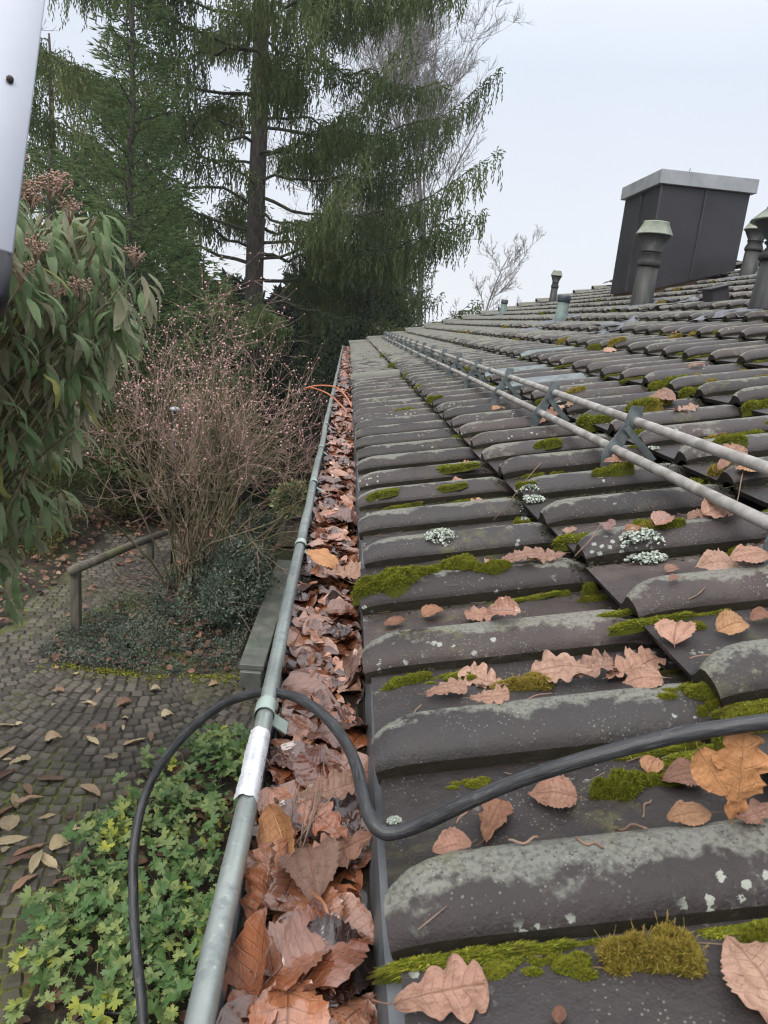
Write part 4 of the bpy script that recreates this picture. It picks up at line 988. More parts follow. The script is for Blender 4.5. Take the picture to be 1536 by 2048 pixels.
def moss_mesh(name, mat, seed, nb, blade, lx=1.0, ly=.5, h=.35, hairs=0):
    """cushion about 1 long, fuzzy with small blades, lumpy outline"""
    r = np.random.default_rng(seed); lumps = [(r.uniform(-.46, .46), r.uniform(-.22, .22), r.uniform(.09, .24), r.uniform(.5, 1.1)) for _ in range(13)] + [(r.uniform(-.15, .15), 0, .24, 1.)]
    def H(x, y):
        z = np.zeros_like(x)
        for cx, cy, rr, k_ in lumps:
            q = np.clip(1 - ((x - cx) / rr / lx) ** 2 - ((y - cy) / (rr * .75) / (ly * 2)) ** 2, 0, None); z = np.maximum(z, h * k_ * np.sqrt(q))
        return z
    b = MB(); n = 25; gx_, gy_ = np.meshgrid(np.linspace(-.62, .62, n), np.linspace(-.42, .42, n), indexing='ij'); Z = H(gx_, gy_)
    Z += .02 * wob(gx_ * 40 + gy_ * 31, seed) * (Z > 0)
    ii = np.arange(n - 1)[:, None] * n; jj = np.arange(n - 1)[None]; F_ = np.stack([ii + jj, ii + n + jj, ii + n + jj + 1, ii + jj + 1], -1).reshape(-1, 4)
    zz_ = np.where(Z > .012, Z * .9 - .06, -.22).ravel(); F_ = F_[(zz_[F_] > -.2).any(1)]
    b.add(np.stack([gx_.ravel(), gy_.ravel(), zz_], -1), [F_], .05)
    x = r.uniform(-.62, .62, nb * 3); y = r.uniform(-.42, .42, nb * 3); z = H(x, y); ok = z > .01; x, y, z = x[ok][:nb], y[ok][:nb], z[ok][:nb]; m = len(x)
    e = .02; nx = -(H(x + e, y) - H(x - e, y)) / (2 * e); ny_ = -(H(x, y + e) - H(x, y - e)) / (2 * e); Nn = unit(np.stack([nx, ny_, np.ones(m)], -1))
    D = unit(Nn + .55 * r.normal(size=(m, 3))); side = unit(np.cross(D, r.normal(size=(m, 3)))); L_ = blade * r.uniform(.5, 1.4, m)
    P0 = np.stack([x, y, z * .9 - .05], -1); wd = blade * .16
    V = np.stack([P0 - side * wd, P0 + side * wd, P0 + D * L_[:, None]], 1); rn = np.clip(r.normal(.5, .22, m) + (z / h - .5) * .25, 0, 1)
    b.add(V.reshape(-1, 3), [np.arange(3 * m).reshape(-1, 3)], np.repeat(rn, 3))
    for q in range(hairs):
        i = r.integers(m); d = unit(Nn[i] + .8 * r.normal(size=3)); P = [P0[i] + d * l + np.array([0, 0, .1 * l]) for l in np.linspace(0, blade * 2.6, 4)]
        b.tube(P, blade * .05, 3, rnd=1.0)
    return leafmesh(b, name, mat)
MOSS = {'near': [moss_mesh('moss_cushion', MT['moss'], s, 9000, .055, hairs=25) for s in range(3)], 'neary': [moss_mesh('moss_cushion', MT['mossy'], 9, 8000, .075, h=.38, hairs=70)],
        'mid': [moss_mesh('moss_cushion', MT['moss'], 20 + s, 2200, .09) for s in range(3)], 'midy': [moss_mesh('moss_cushion', MT['mossy'], 30 + s, 1800, .10) for s in range(2)]}
def put_moss(s_, t_, L_, hs, var, label, group, wy=.55, rot=0.0, cat='moss'):
    me = random.choice(MOSS[var]); o = bpy.data.objects.new('moss_cushion', me); sc.collection.objects.link(o)
    h = surf_h(s_, t_); ca, sa = math.cos(rot), math.sin(rot)
    X = S * ca + YA * sa; Y = -S * sa + YA * ca; m4 = Matrix.Identity(4); P = roof_pt(s_, t_, h)
    for j in range(3): m4[j][0] = X[j] * L_; m4[j][1] = Y[j] * L_ * wy; m4[j][2] = NR[j] * hs; m4[j][3] = P[j]
    o.matrix_world = m4; return tag(o, label, cat, group)
ML = [(782, 1160, 125, 42, 'near', 'on the rib beside the gutter'), (905, 1132, 95, 38, 'near', 'in the fourth row next to the leaves'), (985, 1135, 62, 30, 'near', 'in the fourth row next to the leaves'), (810, 1358, 88, 26, 'near', 'at the second joint near the gutter'), (898, 1350, 90, 16, 'near', 'at the second joint near the gutter'), (1048, 1362, 92, 34, 'neary', 'between leaves past the cable'), (1140, 1325, 70, 22, 'near', 'behind the oak leaves past the cable'),
      (1042, 1046, 32, 36, 'mid', 'at the end of the first course'), (1238, 1562, 100, 68, 'near', 'in the bare pan under the cable'), (1320, 1548, 70, 36, 'near', 'in the bare pan under the cable'), (1375, 1512, 170, 38, 'near', 'along the joint above the cable'), (1500, 1505, 120, 60, 'near', 'along the joint above the cable'), (940, 1562, 78, 20, 'near', 'along the joint above the cable'), (1120, 1922, 120, 44, 'near', 'at the joint nearest the viewer'), (1310, 1905, 150, 100, 'neary', 'shaggy one at the joint nearest the viewer'), (1525, 1870, 90, 70, 'near', 'at the right edge nearest the viewer'), (980, 1935, 110, 22, 'near', 'at the joint nearest the viewer'),
      (1385, 1385, 110, 30, 'near', 'at the end of the first course past the cable'), (1425, 1415, 50, 36, 'near', 'at the end of the first course past the cable'), (1400, 948, 92, 44, 'mid', 'under the snow guard rails'), (1440, 938, 60, 30, 'midy', 'under the snow guard rails'), (1150, 1073, 92, 24, 'mid', 'in the second course'), (1085, 1098, 50, 40, 'mid', 'at the end of the first course'), (1290, 1050, 62, 26, 'mid', 'in the second course'), (1338, 1047, 50, 26, 'mid', 'in the second course'), (1182, 1170, 28, 40, 'mid', 'at the end of the first course'), (1285, 1055, 40, 20, 'midy', 'in the second course'),
      (1390, 1248, 44, 22, 'mid', 'beside the third row leaf'), (1490, 1098, 52, 34, 'mid', 'at the right edge'), (1225, 942, 60, 22, 'mid', 'under the first bracket'), (905, 934, 80, 14, 'mid', 'on the first course by the orange leaf'), (1048, 968, 36, 14, 'mid', 'on the first course by the orange leaf'), (898, 972, 56, 12, 'mid', 'on the first course by the orange leaf'), (770, 985, 60, 12, 'mid', 'on the first course by the gutter'), (1380, 785, 52, 22, 'mid', 'high on the roof'), (1335, 766, 60, 26, 'mid', 'high on the roof'), (1455, 745, 60, 14, 'midy', 'high on the roof'), (1310, 806, 66, 22, 'midy', 'behind the first bracket'), (1290, 822, 66, 30, 'mid', 'behind the first bracket'),
      (1185, 862, 60, 30, 'mid', 'between the brackets'), (1100, 886, 50, 16, 'mid', 'between the brackets'), (1265, 868, 50, 22, 'mid', 'behind the first bracket'), (1465, 880, 60, 24, 'mid', 'high on the roof'), (1500, 860, 60, 22, 'mid', 'high on the roof'), (1425, 872, 50, 20, 'midy', 'high on the roof'), (1510, 820, 60, 24, 'mid', 'high on the roof'), (1235, 698, 30, 12, 'midy', 'high on the roof'), (1300, 705, 40, 12, 'mid', 'high on the roof'), (870, 810, 30, 12, 'mid', 'at the first course joint far along'), (1150, 783, 40, 12, 'midy', 'high on the roof'), (1360, 672, 46, 12, 'midy', 'high on the roof'), (1400, 668, 46, 12, 'midy', 'high on the roof'), (1500, 715, 40, 14, 'mid', 'high on the roof'), (1090, 800, 30, 10, 'mid', 'high on the roof'), (1540, 600, 60, 14, 'midy', 'high on the roof')]
for (px, py, L_, hpx, var, where) in ML:
    s_, t_, k_ = surf_frame(px, py + hpx * .2)
    cname = 'yellowish shaggy' if var.endswith('y') else 'green'
    szn = 'large' if L_ > 95 else ('small' if L_ < 45 else 'medium')
    shp = 'tall' if hpx > L_ * .45 else 'flat'
    put_moss(s_, t_, L_ / FPX * k_ * 1.1, hpx / FPX * k_ * 2.2, var, f'{szn} {shp} {cname} moss cushion {where}', f'moss cushions {where}', wy=.5 + .3 * (hpx / L_), rot=rng.normal(0, .15))
for i in range(130):
    s_ = rng.uniform(.2, 4.0); t_ = rng.uniform(1.3, 8.5) if s_ > .8 else rng.uniform(2.6, 7); n_ = round(t_ / TW)
    if rng.random() < .7: t_ = n_ * TW - rng.uniform(.008, .03)
    else: s_ = math.ceil(s_ / TL) * TL - .02; t_ = n_ * TW + rng.uniform(.0, .2)
    L_ = rng.uniform(.035, .12); yel = rng.random() < .55 and s_ > 1.0
    put_moss(s_, t_, L_, rng.uniform(.05, .10), 'midy' if yel else 'mid', ('rusty yellow' if yel else 'green') + ' moss tuft in the joints of the ' + ('upper' if s_ > 2 else 'middle' if s_ > 1 else 'lower') + ' roof', ('rusty' if yel else 'green') + ' moss tufts on the ' + ('upper' if s_ > 2 else 'middle' if s_ > 1 else 'lower') + ' roof', wy=rng.uniform(.35, .6), rot=rng.normal(0, .2))
# moss creeping in the first joints (thin rows, uncountable)
b = MB(); src = MOSS['mid'][0]
cV = np.zeros(len(src.vertices) * 3); src.vertices.foreach_get('co', cV); cV = cV.reshape(-1, 3)
cF = [np.array([p.vertices[:] for p in src.polygons if len(p.vertices) == 3])]
cF4 = np.array([p.vertices[:] for p in src.polygons if len(p.vertices) == 4]);
crn = np.zeros(len(src.vertices)); src.attributes['rnd'].data.foreach_get('value', crn)
Tm, Fm = [], []
for i in range(400):
    n_ = int(-2 + 34 * rng.random() ** 1.4); s_ = rng.uniform(.02, 1.4 + .1 * n_ if n_ > 0 else 1.4); t_ = n_ * TW - rng.uniform(.003, .012)
    if rng.random() < .3: s_ = (int(s_ / TL) + 1) * TL - .012; t_ += rng.uniform(0, .2)
    L_ = rng.uniform(.03, .11); Fm.append(np.stack([S * L_, YA * L_ * rng.uniform(.14, .26), NR * rng.uniform(.010, .030)])); Tm.append(roof_pt(s_, t_, surf_h(s_, t_)))
Fm = np.array(Fm); Tm = np.array(Tm); N = len(Tm); m = len(cV)
W = np.einsum('vi,nij->nvj', cV, Fm) + Tm[:, None]; off = (np.arange(N) * m)[:, None, None]
b.add(W.reshape(-1, 3), [(f[None] + off).reshape(-1, f.shape[1]) for f in (cF[0], cF4)], np.tile(crn, N))
tag(b.build('joint_moss', MT['moss'], smooth=False), 'thin green moss creeping along the tile joints', 'moss', kind='stuff')
b = MB(); N = 2600; tt = -1.4 + 7.5 * rng.random(N) ** 1.5; ss = 2.6 * rng.random(N); ni = np.floor(tt / TW)
tt = np.where(rng.random(N) < .6, ni * TW - np.abs(rng.normal(0, .014, N)), tt)
hh = np.array([surf_h(a, c_) for a, c_ in zip(ss, tt)]); P = E0 + S * ss[:, None] + YA * tt[:, None] + NR * (hh + .0035)[:, None]
D = randunit(N); D = unit(S * 1.0 * rng.choice([-1, 1], N)[:, None] + .7 * D); D = D - NR * (D @ NR)[:, None] * .85; L_ = rng.uniform(.008, .030, N); q = unit(np.cross(D, NR)) * .0005
V = np.stack([P - q, P + D * L_[:, None] - q, P + D * L_[:, None] + q, P + q], 1).reshape(-1, 3); b.add(V, [np.arange(4 * N).reshape(-1, 4)], np.repeat(rng.random(N), 4))
tag(b.build('needle_litter', MT['rtwig'], smooth=False), 'brown needles and bits strewn along the tile joints', 'needle litter', kind='stuff')
# foliose lichen clumps
def lichen(px, py, size, label):
    s_, t_, k_ = surf_frame(px, py); r = size / FPX * k_ / 2; b = MB(); n = 420
    a = rng.uniform(0, 6.28, n); rr = np.sqrt(rng.random(n)) * r; hh_ = .38 * r * np.sqrt(np.clip(1 - (rr / r) ** 2, 0, 1)) * rng.uniform(.4, 1, n)
    P = np.array([roof_pt(s_ + q * math.cos(c_), t_ + q * math.sin(c_) * .8, surf_h(s_ + q * math.cos(c_), t_ + q * math.sin(c_) * .8) + z_ + .002) for q, c_, z_ in zip(rr, a, hh_)])
    X = randunit(n); F = frames(X, NR + .9 * randunit(n)) * (r * rng.uniform(.10, .22, n))[:, None, None]
    tv = np.array([[-.5, 0, 0], [0, -.45, .15], [.5, -.1, .25], [.35, .45, .1], [-.2, .4, .2]]); b.inst((tv, [np.array([[0, 1, 2], [0, 2, 3], [0, 3, 4]])], np.zeros((5, 3))), F, P, rng.random(n))
    tag(b.build('lichen', MT['lichen'], smooth=False), label, 'lichen')
lichen(1062, 1000, 54, 'pale green lichen tuft at the tail of a second course tile')
lichen(1290, 1114, 88, 'largest pale lichen rosette on a rib right of the leaves')
lichen(1303, 886, 32, 'small pale lichen behind the first snow guard bracket')
lichen(788, 1640, 30, 'small whitish lichen tucked by the cable bend at the eave')
lichen(880, 1074, 60, 'wide flat grey lichen patch on the fifth rib from the viewer')
# twigs on the roof
for i, (px, py, L_, ang) in enumerate([(1040, 1010, 130, 18), (960, 1500, 0, 0), (1040, 1222, 90, 5), (900, 1245, 90, 5), (930, 1620, 70, 50), (1050, 1690, 60, 2), (1180, 1690, 50, -30), (1260, 1650, 60, -40), (1290, 1600, 50, 45), (1210, 1935, 110, -5), (1430, 1298, 110, 5), (1180, 1088, 70, 8), (1480, 1010, 120, 40), (1060, 1380, 90, 12), (830, 1420, 60, 60), (1010, 855, 90, 12), (1380, 1210, 80, 10)]):
    if L_ == 0: continue
    s_, t_, k_ = surf_frame(px, py); l = L_ / FPX * k_; a = R_(ang); P = []
    qs = np.linspace(-.5, .5, 8); SS_ = s_ + qs * l * math.cos(a); TT_ = t_ + qs * l * math.sin(a) * 1.3 + .003 * np.sin(qs * 7 + i)
    HH_ = np.array([surf_h(x_, y_) for x_, y_ in zip(SS_, TT_)]); cf = np.polyfit(qs, HH_, 1); fit_ = np.polyval(cf, qs); up_ = (HH_ - fit_).max() + .0015
    P = [roof_pt(x_, y_, h_ + up_) for x_, y_, h_ in zip(SS_, TT_, fit_)]
    b = MB(); b.tube(P, .0011, 5); tag(b.build('twig', MT['rtwig']), 'thin dry twig ' + ('below the cable' if py > 1560 else 'past the cable' if py > 1280 else 'across the third and fourth rows' if py > 1100 else 'near the snow guard'), 'twig', 'dry twigs lying on the lower tiles')

# ================================================================ GARDEN
# leaf-shaped simple cards
def card(w_=.5, n=1): return (np.array([[0, 0, 0], [.45, -w_ / 2, .05], [1, 0, 0], [.45, w_ / 2, .05]]), [np.array([[0, 1, 2, 3]])], np.zeros((4, 3)))
CARD = card(.5); NEED = card(.22)
def palm_leaf():
    """lobed round leaf, about 1 across"""
    n = 5; V = [(0, 0, 0)]; idx = []
    for i in range(n):
        a0 = R_(-130 + 260 * (i + .5) / n); hw = R_(260 / n / 2)
        for da, r_c in ((-hw, .26), (-hw * .62, .48), (-hw * .30, .42), (0, .56), (hw * .30, .42), (hw * .62, .48)): a = a0 + da; V.append((r_c * math.cos(a), r_c * math.sin(a), .10 * r_c * math.cos(3 * a)))
    a = R_(130); V.append((.26 * math.cos(a), .26 * math.sin(a), 0))
    F = [[0, i, i + 1] for i in range(1, len(V) - 1)]
    return (np.array(V), [np.array(F)], np.array(V))
PALM = palm_leaf()
# geranium bed
b = MB(); pts = []
while len(pts) < 5200:
    x, y = rng.uniform(-1.4, .6), rng.uniform(1.2, 4.8)
    jx, jy = .06 * math.sin(y * 9) + .05 * math.sin(y * 23), .05 * math.sin(x * 11)
    if inpoly(x + jx, y + jy, BED): pts.append((x, y))
pts = np.array(pts); N = len(pts)
d = np.clip(wob(pts[:, 0] * 5 + 1.3 * np.sin(pts[:, 1] * 4), 1) + wob(pts[:, 1] * 5 + pts[:, 0], 2), -1, 1)
keep = rng.random(N) < np.clip(.68 + .75 * d, .12, 1); pts = pts[keep]; d = d[keep]; N = len(pts)
z = .05 + .09 * rng.random(N) + .045 * (d + 1)
a = rng.uniform(0, 6.28, N); X = np.stack([np.cos(a), np.sin(a), rng.normal(0, .25, N)], -1); Nn = np.stack([rng.normal(0, .6, N), rng.normal(-.15, .6, N), np.ones(N)], -1)
F = frames(X, Nn) * rng.uniform(.035, .125, N)[:, None, None]
rn = rng.random(N); yel = wob(pts[:, 0] * 3.1, 5) + wob(pts[:, 1] * 3.3, 6) > .55; rn = np.where(yel & (rng.random(N) < .35), rng.uniform(.82, 1, N), rn * .97)
b.inst(PALM, F, np.stack([pts[:, 0], pts[:, 1], z], -1), rn)
tag(b.build('geranium_leaves', MT['ger'], smooth=False), 'low green and yellow lobed leaves of the geranium bed below the gutter', 'ground cover', kind='stuff')
b = MB()
for i in range(900):
    j = rng.integers(N); p = np.array([pts[j, 0], pts[j, 1], .01]); q = p + np.array([rng.normal(0, .06), rng.normal(0, .06), z[j] - .01]); m_ = (p + q) / 2 + np.array([rng.normal(0, .02), rng.normal(0, .02), .02]); b.tube(spline([p, m_, q], 4), .0016, 3, cap=False)
tag(b.build('geranium_stalks', MT['stalk']), 'thin stalks under the geranium leaves', 'stalks', kind='stuff')
# leaf litter on soil: beds and far left
b = MB(); N = 5200
x = rng.uniform(-5.2, .5, N); y = rng.uniform(1.2, 11, N)
ok = np.array([inpoly(p, q, BED) or inpoly(p, q, COT) or (q > 5.2 and p < -2.98 - (6.15 - q) * .35 * (q < 6.15)) or (6.6 < q and -2.6 < p < -1.9 and rng.random() < .3) or (q > 9.4 and p < -.6) for p, q in zip(x, y)]); x, y = x[ok], y[ok]; N = len(x)
a = rng.uniform(0, 6.28, N); X = np.stack([np.cos(a), np.sin(a), rng.normal(0, .2, N)], -1); Nn = np.stack([rng.normal(0, .5, N), rng.normal(0, .5, N), np.ones(N)], -1)
F = frames(X, Nn) * rng.uniform(.05, .10, N)[:, None, None]; b.inst(tB, F, np.stack([x, y, np.full(N, .035) + .02 * rng.random(N)], -1) - F[:, 0] * .5, rng.random(N))
tag(b.build('fallen_leaf_layer', MT['litter']), 'brown fallen leaves covering the soil of the beds', 'leaf litter', kind='stuff')
# individual leaves on the paving
GL = [(55, 1578, 34, 'long', 130), (180, 1580, 44, 'long', 150), (105, 1557, 50, 'long', 10), (205, 1505, 0, 'long', 0), (270, 1482, 40, 'long', 40), (300, 1472, 30, 'long', 110), (185, 1480, 34, 'long', 140), (108, 1478, 26, 'birch', 30), (20, 1645, 34, 'birch', 110), (172, 1652, 66, 'long', 18), (60, 1698, 60, 'long', 40), (45, 1722, 56, 'long', 25), (73, 1722, 48, 'long', 95), (88, 1808, 48, 'long', 130), (120, 1812, 36, 'long', 110), (20, 1680, 60, 'long', 20), (12, 1620, 40, 'long', 60), (115, 1382, 20, 'oak', 10), (190, 1455, 34, 'oak', 20), (312, 1380, 18, 'birch', 10), (425, 1368, 20, 'oak', 60), (222, 1512, 20, 'oak', 10), (120, 1690, 30, 'birch', 20), (50, 1765, 44, 'long', 60), (10, 1505, 50, 'long', 70), (5, 1550, 60, 'long', 60), (165, 1715, 30, 'long', 150), (60, 1600, 40, 'long', 30), (15, 1450, 30, 'long', 10), (40, 1520, 30, 'oak', 40), (250, 1405, 24, 'birch', 30), (335, 1430, 20, 'birch', 30), (30, 1600, 40, 'long', 120), (95, 1720, 50, 'long', 140)]
for i, (px, py, L_, kd, ang) in enumerate(GL):
    if not L_: continue
    P = at_z(px, py, .04); k_ = np.linalg.norm(P - CAM); size = min(L_ / FPX * k_ * 1.15, .19); a = R_(ang)
    put_leaf(kd, 'pleaf', P, (math.cos(a), math.sin(a), 0), (rng.normal(0, .2), rng.normal(0, .2), 1), size, ('long pale' if kd == 'long' else 'small tan lobed' if kd == 'oak' else 'small tan round') + ' fallen leaf on the setts ' + ('at the lower left' if py > 1640 else 'left of the flower bed' if py > 1470 else 'in the middle of the patio'), 'leaf', ('long' if kd == 'long' else kd) + ' leaf scatter on the paving ' + ('low' if py > 1640 else 'mid' if py > 1470 else 'far'))
for i in range(60):
    x, y = rng.uniform(-3.0, -.4), rng.uniform(2.6, 6.0)
    if inpoly(x, y, BED): continue
    kd = rng.choice(['oak', 'birch', 'long']); a = rng.uniform(0, 6.28)
    put_leaf(kd, 'pleaf', (x, y, .04), (math.cos(a), math.sin(a), 0), (rng.normal(0, .2), rng.normal(0, .2), 1), rng.uniform(.035, .07) * (1.6 if kd == 'long' else 1), f'small {KN[kd]} on the patio setts ' + ('near the planted bed with the stone slab' if y > 5 else 'beyond the geraniums' if y > 4.3 else 'left of the geraniums'), 'leaf', 'small ' + kd + ' leaves over the patio ' + ('far' if y > 5 else 'mid' if y > 4.3 else 'near'))
# cotoneaster carpet
b = MB(); N = 42000; x = rng.uniform(-2.55, -.7, N); y = rng.uniform(5.7, 8.2, N)
ok = np.array([inpoly(p, q, COT) for p, q in zip(x, y)]) & (np.hypot(x + 1.35, (y - 7.55)) > .42); x, y = x[ok], y[ok]
dn = wob(x * 6, 11) + wob(y * 6 + x * 2, 12); keep = rng.random(len(x)) < np.clip(.75 + .5 * dn, .12, 1); x, y, dn = x[keep], y[keep], dn[keep]; N = len(x)
z = .02 + (.05 + .10 * np.clip(dn + .6, 0, 1.5)) * rng.random(N)
F = frames(randunit(N), np.array([0, 0, 1.]) + .8 * randunit(N)) * rng.uniform(.014, .028, N)[:, None, None]
b.inst(card(.6), F, np.stack([x, y, z], -1), rng.random(N)); tag(b.build('cotoneaster_carpet', MT['coton'], smooth=False), 'dense dark small leaved ground cover in front of the budding shrub', 'ground cover', kind='stuff')

b = MB(); N = 3200; x = rng.uniform(-2.4, -.5, N); y = 5.74 + .12 * np.abs(x + 1.4) - np.abs(rng.normal(0, .07, N)) + .03 * wob(x * 9, 4)
keep = rng.random(N) < np.clip(.5 + .8 * wob(x * 7, 8), 0, 1); x, y = x[keep], y[keep]; N = len(x)
F = frames(randunit(N), np.array([0, 0, 1.]) + .6 * randunit(N)) * rng.uniform(.012, .03, N)[:, None, None]; b.inst(card(.5), F, np.stack([x, y, .022 + .02 * rng.random(N)], -1), .4 + .6 * rng.random(N))
tag(b.build('edge_moss', MT['moss'], smooth=False), 'bright yellow green moss creeping over the setts at the bed edge', 'moss', kind='stuff')
# generic bush made of leaves in lumpy volume plus stems
def bush(name, c, rad, nleaf, lsz, mat, label, cat, group=None, tmpl=CARD, lumps=10, stem=True, up=.4, seed=0, smat='limb', asp=1.0):
    r = np.random.default_rng(seed); c = np.asarray(c, float); rad = np.asarray(rad, float)
    L = [c + rad * unit(r.normal(size=3)) * r.uniform(.3, .72) for _ in range(lumps)]; LR = [rad * r.uniform(.28, .5) for _ in range(lumps)]
    root = empty(name, (c[0], c[1], 0), label, cat, group); RL_ = np.array([c[0], c[1], 0])
    b = MB(); per = nleaf // lumps
    for q in range(lumps):
        d = unit(r.normal(size=(per, 3))); rr = r.uniform(.55, 1.08, per) ** .6; P = L[q] + d * LR[q] * rr[:, None]; P[:, 2] = np.maximum(P[:, 2], .02)
        X = unit(d + np.array([0, 0, up]) + .7 * r.normal(size=(per, 3))); F = frames(X, unit(r.normal(size=(per, 3)))) * (lsz * r.uniform(.6, 1.3, per))[:, None, None]
        b.inst(tmpl, F, P, np.clip(r.uniform(0, 1) * .35 + r.random(per) * .7, 0, 1))
    b.build('foliage', MT[mat], parent=root, smooth=False, loc=RL_).location = (0, 0, 0)
    if stem:
        b = MB()
        for q in range(lumps):
            p0 = np.array([c[0] + r.normal(0, .04), c[1] + r.normal(0, .04), 0]); m_ = (p0 + L[q]) / 2 + r.normal(0, .05, 3) * rad
            b.tube(spline([p0, m_, L[q]], 8), np.linspace(.025, .008, 8), 5)
            for _ in range(5): e_ = L[q] + unit(r.normal(size=3)) * LR[q] * .9; b.tube([L[q], (L[q] + e_) / 2, e_], [.008, .006, .003], 4)
        b.build('stems', MT[smat], parent=root, loc=RL_).location = (0, 0, 0)
    return root
bush('low_shrub', (-1.0, 7.3, .34), (.48, 1.0, .50), 20000, .034, 'bluegreen', 'low blue green shrub with small leaves beside the stone slab', 'shrub', seed=1, lumps=34)
bush('low_shrub', (-.98, 8.6, .42), (.32, .8, .42), 5000, .045, 'coton', 'darker green shrub behind the blue green one along the slab', 'shrub', seed=2, lumps=12)

# stone slab bench on low supports
sl0 = at_z(503, 1330, .22); sl1 = at_z(572, 1120, .22)
root = empty('stone_bench', (sl0[0], sl0[1], 0), 'long grey stone slab laid low on blocks beside the gutter side of the bed', 'bench'); RL_ = np.array([sl0[0], sl0[1], 0])
dv = unit(np.array([sl1[0] - sl0[0], sl1[1] - sl0[1], 0])); px_ = np.array([dv[1], -dv[0], 0]); LN = np.linalg.norm(sl1 - sl0); mid = (sl0 + sl1) / 2
ax_ = np.array([px_, dv, [0, 0, 1]])
b = MB(); b.box((mid[0], mid[1], .195), .105, LN / 2, .025, ax_, .005); b.build('slab', MT['slab'], parent=root, smooth=False, loc=RL_).location = (0, 0, 0)
for q in (-.96, -.3, .35, .95):
    p = mid + dv * LN / 2 * q; b = MB(); b.box((p[0], p[1], .084), .09, .09, .083, ax_, .006); b.build('support', MT['slab'], parent=root, smooth=False, loc=RL_).location = (0, 0, 0)
# planter
pp = at_z(588, 1085, .0); pp = np.array([pp[0] + .02, pp[1], 0])
root = empty('planter', tuple(pp), 'square weathered planter with a variegated leafy plant beyond the stone slab', 'planter')
b = MB(); b.box((0, 0, .21), .24, .24, .21, None, .012); b.box((0, 0, .43), .26, .26, .018, None, .006); b.build('tub', MT['oldwood'], parent=root, smooth=False)
b = MB(); N = 900; d = randunit(N); P = np.array([0, 0, .62]) + d * np.array([.36, .36, .24]) * (rng.uniform(.4, 1.05, N) ** .5)[:, None]
F = frames(unit(d + .5 * randunit(N)), randunit(N)) * rng.uniform(.05, .10, N)[:, None, None]; b.inst(card(.6), F, P, rng.random(N)); b.build('foliage', MT['planter_leaf'], parent=root, smooth=False)
# handrail
h0 = at_z(157, 1272, .0); top_ = .60; r0 = at_z(146, 1143, top_ + .04); r1 = at_z(328, 1064, top_ + .06); p2 = at_z(290, 1085, top_)
root = empty('handrail', (h0[0], h0[1], 0), 'weathered mossy wooden handrail on two posts beside the path', 'handrail'); RL_ = np.array([h0[0], h0[1], 0])
zt = at_y(151, 1150, h0[1])[2]
r0 = at_y(143, 1142, h0[1] - .05); r1 = at_y(328, 1066, h0[1] + 2.6); 
b = MB(); b.tube([r0, (r0 + r1) / 2 + np.array([0, 0, .012]), r1], [.046, .044, .042], 12); o = b.build('rail', MT['oldwood'], parent=root, loc=RL_); o.location = (0, 0, 0)
for f in (.03, .80):
    p = r0 + (r1 - r0) * f; b = MB(); b.box((p[0], p[1], p[2] / 2 - .02), .042, .042, p[2] / 2 - .01, None, .006); b.build('post', MT['oldwood'], parent=root, smooth=False, loc=RL_).location = (0, 0, 0)
# garden torch (thin dark pole with a glass head) in the shrub
lp = at_y(345, 1040, 8.1); root = empty('garden_torch', (lp[0], lp[1], 0), 'thin dark pole with a small glass head standing in the budding shrub', 'garden torch')
zt = at_y(342, 822, 8.1)[2]
b = MB(); b.tube([(0, 0, 0), (0, 0, zt)], .014, 8); b.tube([(0, 0, zt - .62), (0, 0, zt - .48)], .04, 8); b.build('pole', MT['black'], parent=root)
b = MB(); b.lathe((0, 0, zt), [(.02, 0), (.055, .012), (.06, .03), (.03, .05)], n=12); b.build('glass_head', MT['glass'], parent=root)

